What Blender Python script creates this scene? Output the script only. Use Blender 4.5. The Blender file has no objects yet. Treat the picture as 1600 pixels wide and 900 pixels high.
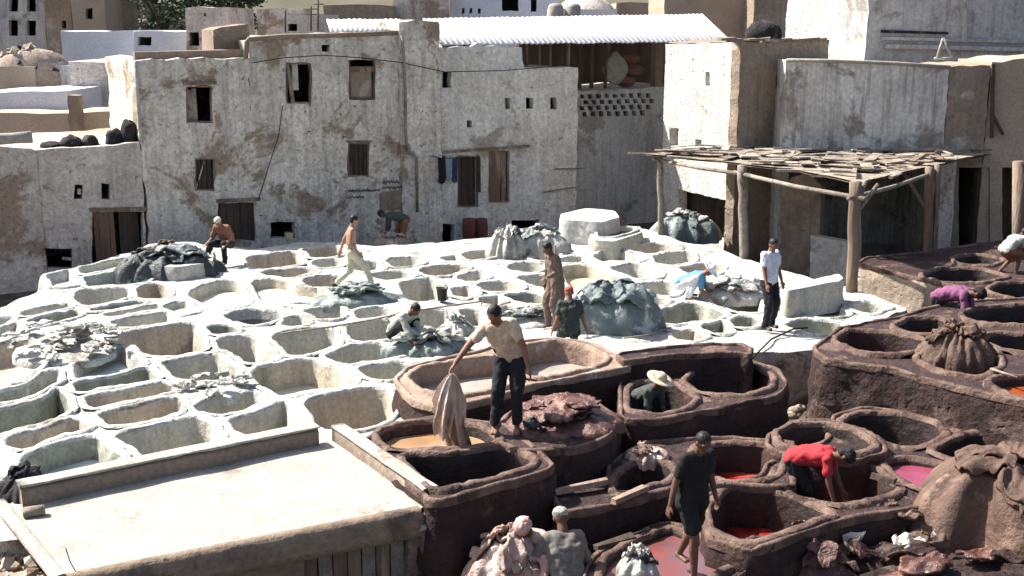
import bpy, bmesh, math, random
import numpy as np
from mathutils import Vector, Matrix, noise
from mathutils.geometry import delaunay_2d_cdt
R = random.Random(7)
SC = bpy.context.scene
# ---------------------------------------------------------------- camera
CZ, F, HOR = 5.7, 1800.0, 40.0
PITCH = math.atan((450 - HOR) / F)
cam = bpy.data.cameras.new('camera'); camo = bpy.data.objects.new('camera', cam)
SC.collection.objects.link(camo); SC.camera = camo
cam.sensor_width = 36; cam.lens = 36 * F / 1600; cam.clip_end = 2000; cam.clip_start = 0.1
camo.location = (0, 0, CZ); camo.rotation_euler = (math.pi / 2 - PITCH, 0, 0)
# ---------------------------------------------------------------- sky, sun, exposure
SAZ = Vector((-0.90, 0.40)).normalized(); SEL = math.radians(49)
world = bpy.data.worlds.new('World'); SC.world = world; world.use_nodes = True
wn = world.node_tree.nodes; wl = world.node_tree.links
sky = wn.new('ShaderNodeTexSky'); sky.sky_type = 'NISHITA'; sky.sun_disc = False
sky.dust_density = 3.5; sky.sun_elevation = SEL; sky.sun_rotation = math.atan2(SAZ.x, SAZ.y)
wl.new(sky.outputs[0], wn['Background'].inputs[0]); wn['Background'].inputs[1].default_value = 0.08
sl = bpy.data.lights.new('sun', 'SUN'); sl.energy = 5.0; sl.angle = math.radians(0.5); sl.color = (1, 0.95, 0.87)
so = bpy.data.objects.new('sun', sl); SC.collection.objects.link(so)
TOSUN = Vector((SAZ.x * math.cos(SEL), SAZ.y * math.cos(SEL), math.sin(SEL)))
so.rotation_euler = TOSUN.to_track_quat('Z', 'Y').to_euler(); so.location = (-20, -10, 30)
SC.view_settings.view_transform = 'Standard'; SC.view_settings.look = 'None'
SC.view_settings.exposure = 1.35; SC.view_settings.gamma = 1
SC.cycles.max_bounces = 6; SC.cycles.diffuse_bounces = 3
# ---------------------------------------------------------------- projection of photo measurements onto real planes
def ray(px, py):
    d = Vector(((px - 800) / F, 1.0, -(py - 450) / F)); c, s = math.cos(PITCH), math.sin(PITCH)
    return Vector((d.x, d.y * c + d.z * s, -d.y * s + d.z * c))
def P(px, py, z=0.0):
    d = ray(px, py); t = (z - CZ) / d.z
    return Vector((d.x * t, d.y * t, z))
def D(px, py, y):
    d = ray(px, py); t = y / d.y
    return Vector((d.x * t, y, CZ + d.z * t))
class Plane:                         # a vertical plane through A along the horizontal direction u
    def __init__(s, A, B, off=0.0):
        s.u = Vector((B.x - A.x, B.y - A.y, 0)).normalized(); s.n = Vector((s.u.y, -s.u.x, 0))
        s.A = Vector((A.x, A.y, 0)) - s.n * off
    def hit(s, px, py):
        d = ray(px, py); C = Vector((0, 0, CZ)); t = (s.A - C).dot(s.n) / d.dot(s.n); p = C + d * t
        return ((p - s.A).dot(s.u), p.z)
    def pt(s, a, z, out=0.0): return s.A + s.u * a + Vector((0, 0, z)) + s.n * out
# ---------------------------------------------------------------- objects
def link(o, parent=None):
    SC.collection.objects.link(o)
    if parent is not None: o.parent = parent
    return o
def tag(o, label=None, cat=None, group=None, kind=None):
    if label: o['label'] = label
    if cat: o['category'] = cat
    if group: o['group'] = group
    if kind: o['kind'] = kind
    return o
def empty(name, loc, label, cat, group=None, rz=0):
    o = bpy.data.objects.new(name, None); o.empty_display_size = 0.2; o.location = loc; o.rotation_euler = (0, 0, rz)
    return tag(link(o), label, cat, group)
def mesh(name, V, Fc, mat, parent=None, smooth=True):
    me = bpy.data.meshes.new(name); me.from_pydata([tuple(v) for v in V], [], Fc)
    if mat is not None: me.materials.append(mat)
    if smooth and len(me.polygons): me.polygons.foreach_set('use_smooth', [True] * len(me.polygons))
    me.update(); o = bpy.data.objects.new(name, me); link(o)
    if parent is not None:           # geometry is given in world space: keep it there
        o.parent = parent; o.matrix_parent_inverse = Matrix.LocRotScale(parent.location, parent.rotation_euler, None).inverted()
    return o
def fbm(x, y, z, o=3):
    v = 0; a = 1; s = 0
    for i in range(o):
        v += a * noise.noise(Vector((x, y, z)) * (2 ** i)); s += a; a *= 0.5
    return v / s
class MB:
    def __init__(s): s.v = []; s.f = []
    def add(s, V, Fc):
        k = len(s.v); s.v += [Vector(v) for v in V]; s.f += [tuple(i + k for i in f) for f in Fc]
    def box(s, c, size, rot=None, jit=0.0):
        c = Vector(c); hx, hy, hz = [q / 2 for q in size]; M = rot if rot is not None else Matrix.Identity(3)
        V = [c + M @ Vector((sx * hx + R.uniform(-jit, jit), sy * hy + R.uniform(-jit, jit), sz * hz + R.uniform(-jit, jit)))
             for sz in (-1, 1) for sy in (-1, 1) for sx in (-1, 1)]
        s.add(V, [(0, 2, 3, 1), (4, 5, 7, 6), (0, 1, 5, 4), (2, 6, 7, 3), (0, 4, 6, 2), (1, 3, 7, 5)])
    def tube(s, pts, rad, n=8, caps=True):
        pts = [Vector(p) for p in pts]; rr = rad if isinstance(rad, (list, tuple)) else [rad] * len(pts)
        V = []
        for i, p in enumerate(pts):
            d = (pts[min(i + 1, len(pts) - 1)] - pts[max(i - 1, 0)]).normalized()
            a = d.orthogonal().normalized() if i == 0 else (a - d * a.dot(d)).normalized()
            b = d.cross(a)
            V += [p + (a * math.cos(2 * math.pi * k / n) + b * math.sin(2 * math.pi * k / n)) * rr[i] for k in range(n)]
        Fc = [(i * n + k, i * n + (k + 1) % n, (i + 1) * n + (k + 1) % n, (i + 1) * n + k) for i in range(len(pts) - 1) for k in range(n)]
        if caps: Fc += [tuple(range(n - 1, -1, -1)), tuple(range((len(pts) - 1) * n, len(pts) * n))]
        s.add(V, Fc)
    def capsule(s, p0, r0, p1, r1, n=12, m=4, flat=None):
        p0 = Vector(p0); p1 = Vector(p1); d = p1 - p0
        if d.length < 1e-5: d = Vector((0, 0, 1e-5))
        d.normalize(); a = d.orthogonal().normalized(); b = d.cross(a); V = []; rings = []
        for i in range(m + 1):
            t = math.pi / 2 * (1 - i / m); rings.append((p0 - d * r0 * math.sin(t), max(r0 * math.cos(t), 1e-4)))
        for i in range(m + 1):
            t = math.pi / 2 * i / m; rings.append((p1 + d * r1 * math.sin(t), max(r1 * math.cos(t), 1e-4)))
        for c, r in rings: V += [c + (a * math.cos(2 * math.pi * k / n) + b * math.sin(2 * math.pi * k / n)) * r for k in range(n)]
        q = len(rings)
        Fc = [(i * n + k, i * n + (k + 1) % n, (i + 1) * n + (k + 1) % n, (i + 1) * n + k) for i in range(q - 1) for k in range(n)]
        Fc += [tuple(range(n - 1, -1, -1)), tuple(range((q - 1) * n, q * n))]
        s.add(V, Fc)
    def ball(s, c, r3, M=None, n=14, m=9):
        c = Vector(c); M = M or Matrix.Identity(3); V = []; Fc = []
        for i in range(m + 1):
            t = math.pi * i / m
            for k in range(n):
                p = 2 * math.pi * k / n; st = max(math.sin(t), 1e-3)
                V.append(c + M @ Vector((r3[0] * st * math.cos(p), r3[1] * st * math.sin(p), r3[2] * math.cos(t))))
        Fc = [(i * n + k, (i + 1) * n + k, (i + 1) * n + (k + 1) % n, i * n + (k + 1) % n) for i in range(m) for k in range(n)]
        Fc += [tuple(range(n)), tuple(range((m + 1) * n - 1, m * n - 1, -1))]
        s.add(V, Fc)
    def build(s, name, mat, parent=None, smooth=True): return mesh(name, s.v, s.f, mat, parent, smooth)
# ---------------------------------------------------------------- materials
MATS = {}
def lin(c): return tuple(x for x in c) + (1,)
def mat(name, c1, c2=None, c3=None, sc=1.5, speck=0.0, thr=0.56, rough=0.9, bump=0.5, fine=18.0, streak=0.0, metal=0.0, pits=0.0,
        dist=0.02, spec=0.3, vstretch=1.0, sheen=0.0, bs=6.0):
    m = bpy.data.materials.new(name); m.use_nodes = True; nt = m.node_tree; N = nt.nodes; L = nt.links; MATS[name] = m
    bs_ = N['Principled BSDF']; geo = N.new('ShaderNodeNewGeometry'); pos = geo.outputs['Position']
    c2 = c2 or tuple(x * 0.75 for x in c1)
    mp = N.new('ShaderNodeMapping'); mp.inputs['Scale'].default_value = (1, 1, vstretch); L.new(pos, mp.inputs[0]); pos2 = mp.outputs[0]
    def ns(scale, det=6, p=pos2, rg=0.6, di=0.0):
        n = N.new('ShaderNodeTexNoise'); n.inputs['Scale'].default_value = scale; n.inputs['Detail'].default_value = det
        n.inputs['Roughness'].default_value = rg; n.inputs['Distortion'].default_value = di; L.new(p, n.inputs['Vector']); return n.outputs[0]
    def rmp(x, a, b):
        r = N.new('ShaderNodeMapRange'); r.inputs[1].default_value = a; r.inputs[2].default_value = b; r.clamp = True; L.new(x, r.inputs[0]); return r.outputs[0]
    def mixc(f, a, b, mode='MIX'):
        x = N.new('ShaderNodeMix'); x.data_type = 'RGBA'; x.blend_type = mode
        if isinstance(f, float): x.inputs[0].default_value = f
        else: L.new(f, x.inputs[0])
        for k, q in ((6, a), (7, b)):
            if isinstance(q, tuple): x.inputs[k].default_value = lin(q)
            else: L.new(q, x.inputs[k])
        return x.outputs[2]
    big = ns(sc, 7)
    col = mixc(rmp(big, 0.38, 0.62), c1, c2)
    if c3: col = mixc(rmp(ns(sc * 0.6, 8, rg=0.68, di=0.4), thr, thr + 0.05), col, c3)
    f = ns(fine, 5)
    g = N.new('ShaderNodeMapRange'); g.inputs[1].default_value = 0.3; g.inputs[2].default_value = 0.7; g.inputs[3].default_value = 0.72; g.inputs[4].default_value = 1.15
    L.new(f, g.inputs[0]); cc = N.new('ShaderNodeCombineColor')
    for k in range(3): L.new(g.outputs[0], cc.inputs[k])
    col = mixc(1.0, col, cc.outputs[0], 'MULTIPLY')
    if speck:  # dark speckles: stains, plus relief shading put into the colour
        for s_, lo, hi, k_ in ((4.2, .50, .60, .5), (13.0, .54, .64, .42)):
            q0 = rmp(ns(s_, 6, rg=0.7, di=0.8), lo, hi); q1 = N.new('ShaderNodeMath'); q1.operation = 'MULTIPLY'; q1.inputs[1].default_value = speck; L.new(q0, q1.inputs[0]); col = mixc(q1.outputs[0], col, tuple(x * k_ for x in c3 or c2))
    if streak:
        m2 = N.new('ShaderNodeMapping'); m2.inputs['Scale'].default_value = (5, 5, 0.35); L.new(pos, m2.inputs[0])
        s = rmp(ns(1.0, 5, m2.outputs[0], 0.7), 0.47, 0.68); mm = N.new('ShaderNodeMath'); mm.operation = 'MULTIPLY'; mm.inputs[1].default_value = streak
        L.new(s, mm.inputs[0]); col = mixc(mm.outputs[0], col, tuple(x * 0.22 for x in c1))
    h = N.new('ShaderNodeMath'); h.operation = 'MULTIPLY_ADD'; L.new(ns(bs, 8, rg=0.65), h.inputs[0]); h.inputs[1].default_value = 1.0
    h2 = N.new('ShaderNodeMath'); h2.operation = 'MULTIPLY'; h2.inputs[1].default_value = 0.35; L.new(f, h2.inputs[0]); L.new(h2.outputs[0], h.inputs[2]); ht = h.outputs[0]
    if pits:
        v = N.new('ShaderNodeTexVoronoi'); v.inputs['Scale'].default_value = 4.5; v.inputs['Randomness'].default_value = 1
        dm = N.new('ShaderNodeVectorMath'); dm.operation = 'MULTIPLY_ADD'; nn = N.new('ShaderNodeTexNoise'); nn.inputs['Scale'].default_value = 3; L.new(pos, nn.inputs[0])
        L.new(nn.outputs['Color'], dm.inputs[0]); dm.inputs[1].default_value = (0.5, 0.5, 0.5); L.new(pos, dm.inputs[2]); L.new(dm.outputs[0], v.inputs['Vector'])
        p = rmp(v.outputs[0], 0.02, 0.2); a = N.new('ShaderNodeMath'); a.operation = 'MULTIPLY_ADD'; a.inputs[1].default_value = 0.5; L.new(p, a.inputs[0]); L.new(ht, a.inputs[2]); ht = a.outputs[0]
        gate = rmp(ns(1.7, 3), 0.48, 0.58); q = N.new('ShaderNodeMath'); q.operation = 'SUBTRACT'; q.inputs[0].default_value = 1; L.new(p, q.inputs[1])
        q2 = N.new('ShaderNodeMath'); q2.operation = 'MULTIPLY'; L.new(q.outputs[0], q2.inputs[0]); L.new(gate, q2.inputs[1])
        q3 = N.new('ShaderNodeMath'); q3.operation = 'MULTIPLY'; q3.inputs[1].default_value = pits; L.new(q2.outputs[0], q3.inputs[0])
        col = mixc(q3.outputs[0], col, tuple(x * 0.3 for x in (c3 or c2)))
    b = N.new('ShaderNodeBump'); b.inputs['Strength'].default_value = bump; b.inputs['Distance'].default_value = dist * 3; L.new(ht, b.inputs['Height'])
    L.new(b.outputs[0], bs_.inputs['Normal']); L.new(col, bs_.inputs['Base Color'])
    bs_.inputs['Roughness'].default_value = rough; bs_.inputs['Metallic'].default_value = metal; bs_.inputs['Specular IOR Level'].default_value = spec
    if sheen: bs_.inputs['Sheen Weight'].default_value = sheen
    return m
lime = mat('white_lime_crust', (0.64, 0.64, 0.60), (0.46, 0.46, 0.42), (0.28, 0.26, 0.22), sc=1.5, speck=0.25, thr=0.58, bump=1.0, fine=12, bs=4, dist=0.05)
limein = mat('grey_lime_basin', (0.50, 0.485, 0.43), (0.40, 0.39, 0.335), (0.50, 0.45, 0.385), sc=0.9, thr=0.56, bump=0.6, fine=16, streak=0.35)
limegreen = mat('green_stained_basin', (0.32, 0.32, 0.265), (0.22, 0.23, 0.185), (0.40, 0.39, 0.33), sc=1.3, thr=0.55, bump=0.6, fine=16, streak=0.4)
limetan = mat('tan_stained_basin', (0.48, 0.43, 0.35), (0.40, 0.35, 0.285), (0.31, 0.285, 0.23), sc=1.0, thr=0.57, bump=0.6, fine=16, streak=0.4)
facade = mat('weathered_whitewash', (0.84, 0.785, 0.70), (0.67, 0.61, 0.53), (0.37, 0.28, 0.20), sc=1.1, thr=0.545, bump=1.0, fine=9, streak=0.5, pits=0.95, dist=0.04, speck=0.30)
facadelow = mat('pink_grey_plaster', (0.72, 0.65, 0.585), (0.56, 0.50, 0.445), (0.35, 0.265, 0.20), sc=0.8, thr=0.54, bump=0.9, fine=9, streak=0.25, pits=0.8, dist=0.035, speck=0.28)
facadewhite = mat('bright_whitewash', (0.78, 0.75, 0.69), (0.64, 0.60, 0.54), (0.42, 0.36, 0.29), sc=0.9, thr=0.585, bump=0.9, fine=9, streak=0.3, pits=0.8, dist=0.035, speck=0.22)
facadegrey = mat('grey_and_shaded_plaster', (0.54, 0.53, 0.51), (0.42, 0.41, 0.395), (0.30, 0.28, 0.26), sc=0.7, thr=0.56, bump=0.6, fine=9, streak=0.4)
stained = mat('rain_streaked_wall', (0.74, 0.71, 0.645), (0.58, 0.55, 0.49), (0.32, 0.28, 0.23), sc=0.8, thr=0.56, bump=0.6, fine=9, streak=0.75)
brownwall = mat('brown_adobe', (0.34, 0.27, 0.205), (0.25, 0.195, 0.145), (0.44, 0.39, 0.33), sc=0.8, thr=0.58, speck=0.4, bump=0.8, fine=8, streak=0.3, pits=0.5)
orangewall = mat('ochre_adobe', (0.42, 0.33, 0.25), (0.36, 0.28, 0.21), sc=0.8, bump=0.5)
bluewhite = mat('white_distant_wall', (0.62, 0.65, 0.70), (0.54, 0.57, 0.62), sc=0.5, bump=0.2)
dyewall = mat('dye_stained_masonry', (0.050, 0.024, 0.020), (0.026, 0.014, 0.013), (0.080, 0.045, 0.036), sc=1.6, thr=0.57, bump=0.9, fine=12, streak=0.4, rough=0.75)
dyewall2 = mat('rough_brown_masonry', (0.065, 0.036, 0.032), (0.030, 0.018, 0.017), (0.12, 0.08, 0.07), sc=2.2, thr=0.55, bump=1.0, fine=9, pits=0.7, dist=0.05)
dyetop = mat('dark_dyed_ledge', (0.06, 0.030, 0.026), (0.028, 0.014, 0.014), (0.16, 0.10, 0.082), sc=2.6, thr=0.56, bump=1.0, fine=10, rough=0.6, dist=0.04)
dyerim = mat('brown_rim_highlight', (0.18, 0.118, 0.09), (0.085, 0.048, 0.038), (0.042, 0.022, 0.018), sc=3.2, thr=0.55, bump=1.0, fine=12, rough=0.7)  # brown rim tone raised: edge highlights are put into the colour
pinkrim = mat('pink_beige_rim', (0.31, 0.225, 0.175), (0.22, 0.15, 0.115), (0.40, 0.33, 0.27), sc=1.8, thr=0.55, bump=0.7, fine=12)
dyein = mat('dark_dye_basin', (0.038, 0.022, 0.02), (0.02, 0.014, 0.013), (0.07, 0.035, 0.03), sc=1.5, thr=0.58, bump=0.8, fine=14, rough=0.6, streak=0.4)
creamcob = mat('cream_rubble_wall', (0.50, 0.44, 0.36), (0.38, 0.31, 0.24), (0.24, 0.18, 0.13), sc=2.5, thr=0.54, bump=1.0, fine=7, pits=0.9, dist=0.05)
mud = mat('damp_street_mud', (0.10, 0.075, 0.06), (0.065, 0.05, 0.042), (0.15, 0.12, 0.10), sc=1.5, thr=0.56, bump=0.9, fine=10, rough=0.7)
roofslab = mat('pale_roof_screed', (0.40, 0.375, 0.325), (0.32, 0.30, 0.26), (0.24, 0.20, 0.16), sc=1.6, thr=0.60, speck=0.2, bump=0.5, fine=20)
roofedge = mat('brown_cement', (0.27, 0.205, 0.15), (0.20, 0.15, 0.11), (0.13, 0.10, 0.075), sc=1.8, thr=0.57, bump=0.7, fine=14, pits=0.4)
parapet = mat('tan_parapet_render', (0.26, 0.20, 0.155), (0.20, 0.155, 0.12), (0.34, 0.29, 0.24), sc=1.2, thr=0.58, bump=0.5)  # tone lowered: shade on the foreground parapet's face put into the colour
wood = mat('weathered_wood', (0.23, 0.17, 0.125), (0.14, 0.10, 0.075), (0.30, 0.24, 0.19), sc=4, thr=0.55, bump=0.8, fine=30, vstretch=0.12)
greywood = mat('sun_bleached_wood', (0.30, 0.26, 0.22), (0.20, 0.17, 0.14), (0.13, 0.105, 0.085), sc=3, thr=0.56, bump=0.8, fine=25)
darkwood = mat('dark_wood_and_shade', (0.09, 0.065, 0.05), (0.055, 0.04, 0.032), (0.15, 0.11, 0.08), sc=3, thr=0.58, bump=0.8, fine=25, vstretch=0.15)
reddoor = mat('brown_painted_door', (0.20, 0.125, 0.09), (0.13, 0.08, 0.06), (0.30, 0.22, 0.17), sc=2.5, thr=0.57, bump=0.6, fine=20, vstretch=0.2)
zinc = mat('white_sheet_roofing', (0.66, 0.66, 0.67), (0.55, 0.55, 0.56), (0.42, 0.33, 0.26), thr=.64, sc=0.8, bump=0.15, rough=0.5, spec=0.4)
reed = mat('bleached_reed_roofing', (0.36, 0.30, 0.24), (0.22, 0.18, 0.14), (0.13, 0.10, 0.08), sc=3, thr=0.56, bump=0.9, fine=22)
blackrag = mat('black_goods', (0.03, 0.028, 0.03), (0.015, 0.015, 0.018), (0.09, 0.08, 0.08), sc=4, thr=0.58, bump=0.9, fine=12)
stone = mat('rubble_stone', (0.34, 0.27, 0.22), (0.24, 0.19, 0.155), (0.44, 0.38, 0.32), sc=3, thr=0.55, bump=0.8)
def hide(name, c1, c2, c3=None, rough=0.55, sc=2.5): return mat(name, c1, c2, c3, sc=sc, thr=0.56, rough=rough, bump=0.7, fine=10, dist=0.03, spec=0.5)
h_dark = hide('dark_green_hide', (0.035, 0.047, 0.052), (0.012, 0.017, 0.021), (0.22, 0.25, 0.26))
h_grey = hide('blue_grey_hide', (0.19, 0.235, 0.235), (0.08, 0.11, 0.115), (0.40, 0.44, 0.42))
h_green = hide('wet_green_grey_hide', (0.22, 0.26, 0.24), (0.12, 0.15, 0.14), (0.42, 0.45, 0.40), rough=0.4)
h_pale = hide('pale_hide', (0.48, 0.46, 0.42), (0.30, 0.29, 0.26), (0.15, 0.14, 0.12))
h_brown = hide('brown_tanned_hide', (0.13, 0.072, 0.048), (0.075, 0.04, 0.028), (0.20, 0.125, 0.09), rough=0.7)
h_wet = hide('wet_reddish_hide', (0.15, 0.065, 0.05), (0.07, 0.03, 0.025), (0.28, 0.15, 0.115), rough=0.25)
h_pink = hide('pink_raw_hide', (0.48, 0.33, 0.28), (0.34, 0.21, 0.17), (0.58, 0.48, 0.42), rough=0.5)
h_held = hide('wet_pale_hide', (0.70, 0.56, 0.48), (0.55, 0.40, 0.33), (0.60, 0.40, 0.20), rough=0.4, sc=1.6)
def liquid(name, c, rough=0.12, c2=None): return mat(name, c, c2 or tuple(x * 0.85 for x in c), sc=2, bump=0.12, fine=4, rough=rough, spec=0.5, dist=0.01)
l_milk = liquid('milky_lime_water', (0.62, 0.70, 0.68), 0.25)
l_teal = liquid('teal_lime_water', (0.35, 0.48, 0.47), 0.15)
l_pale = liquid('pale_green_water', (0.58, 0.68, 0.60), 0.2)
l_cream = liquid('cream_bate_liquid', (0.66, 0.62, 0.50), 0.25)
l_yellow = liquid('yellow_liquid', (0.72, 0.66, 0.36), 0.2)
l_red = liquid('red_dye', (0.20, 0.010, 0.008), 0.15, (0.34, 0.05, 0.035))
l_orange = liquid('orange_dye', (0.28, 0.06, 0.018), 0.15)
l_purple = liquid('magenta_dye', (0.24, 0.05, 0.09), 0.25)
l_lilac = liquid('lilac_grey_dye_water', (0.13, 0.09, 0.11), 0.12, (0.17, 0.045, 0.032))
l_tan = liquid('tan_dye_bath', (0.32, 0.23, 0.16), 0.12, (0.30, 0.17, 0.08))
l_grey = liquid('grey_tannin_water', (0.38, 0.36, 0.33), 0.1, (0.30, 0.26, 0.22))
l_dark = liquid('black_dye_water', (0.012, 0.01, 0.01), 0.08)
def plain(name, c, rough=0.85, bump=0.25, fine=30, c2=None): return mat(name, c, c2 or tuple(x * 0.8 for x in c), sc=6, bump=bump, fine=fine, rough=rough, dist=0.008)
# ---------------------------------------------------------------- polygon tools
def inpoly(X, Y, poly):
    X = np.asarray(X); Y = np.asarray(Y); c = np.zeros(X.shape, bool); n = len(poly)
    for i in range(n):
        x0, y0 = poly[i]; x1, y1 = poly[(i + 1) % n]
        if y0 == y1: continue
        c ^= ((Y < y0) != (Y < y1)) & (X < (x1 - x0) * (Y - y0) / (y1 - y0) + x0)
    return c
def area(p): return 0.5 * sum(p[i][0] * p[(i + 1) % len(p)][1] - p[(i + 1) % len(p)][0] * p[i][1] for i in range(len(p)))
def chaikin(p, k=2):
    for _ in range(k):
        q = []
        for i in range(len(p)):
            a = p[i]; b = p[(i + 1) % len(p)]
            q += [(a[0] * .9 + b[0] * .1, a[1] * .9 + b[1] * .1), (a[0] * .1 + b[0] * .9, a[1] * .1 + b[1] * .9)]
        p = q
    return p
def resample(p, n):
    L = [0]
    for i in range(len(p)): a = p[i]; b = p[(i + 1) % len(p)]; L.append(L[-1] + math.hypot(b[0] - a[0], b[1] - a[1]))
    out = []; j = 0
    for k in range(n):
        t = L[-1] * k / n
        while L[j + 1] < t: j += 1
        a = p[j]; b = p[(j + 1) % len(p)]; f = (t - L[j]) / max(L[j + 1] - L[j], 1e-9); out.append((a[0] + (b[0] - a[0]) * f, a[1] + (b[1] - a[1]) * f))
    return out
def perim(p): return sum(math.hypot(p[i][0] - p[i - 1][0], p[i][1] - p[i - 1][1]) for i in range(len(p)))
def ground_poly(pix, z, k=2, n=None, step=0.09, jit=0.012):
    p = [tuple(P(x, y, z).xy) for x, y in pix]
    if area(p) < 0: p.reverse()
    if k: p = chaikin(p, k)
    p = resample(p, n or max(16, int(perim(p) / step)))
    return [(x + jit * fbm(x * 5, y * 5, 3), y + jit * fbm(x * 5, y * 5, 9)) for x, y in p]
def cdt(outer, holes, step, jit=0.3):
    V = list(outer); E = [(i, (i + 1) % len(outer)) for i in range(len(outer))]
    for h in holes:
        k = len(V); V += h; E += [(k + i, k + (i + 1) % len(h)) for i in range(len(h))]
    xs = [p[0] for p in outer]; ys = [p[1] for p in outer]
    gx, gy = np.meshgrid(np.arange(min(xs), max(xs), step), np.arange(min(ys), max(ys), step))
    rs = np.random.RandomState(3); gx = (gx + rs.uniform(-jit, jit, gx.shape) * step).ravel(); gy = (gy + rs.uniform(-jit, jit, gy.shape) * step).ravel()
    ok = inpoly(gx, gy, outer)
    for h in holes: ok &= ~inpoly(gx, gy, h)
    V += list(zip(gx[ok], gy[ok]))
    r = delaunay_2d_cdt([Vector(v) for v in V], E, [], 0, 1e-6); vv = r[0]; ff = r[2]
    A = np.array([(v.x, v.y) for v in vv]); T = np.array([f for f in ff if len(f) == 3]); C = A[T].mean(axis=1)
    ok = inpoly(C[:, 0], C[:, 1], outer)
    for h in holes: ok &= ~inpoly(C[:, 0], C[:, 1], h)
    return A, T[ok]
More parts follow.
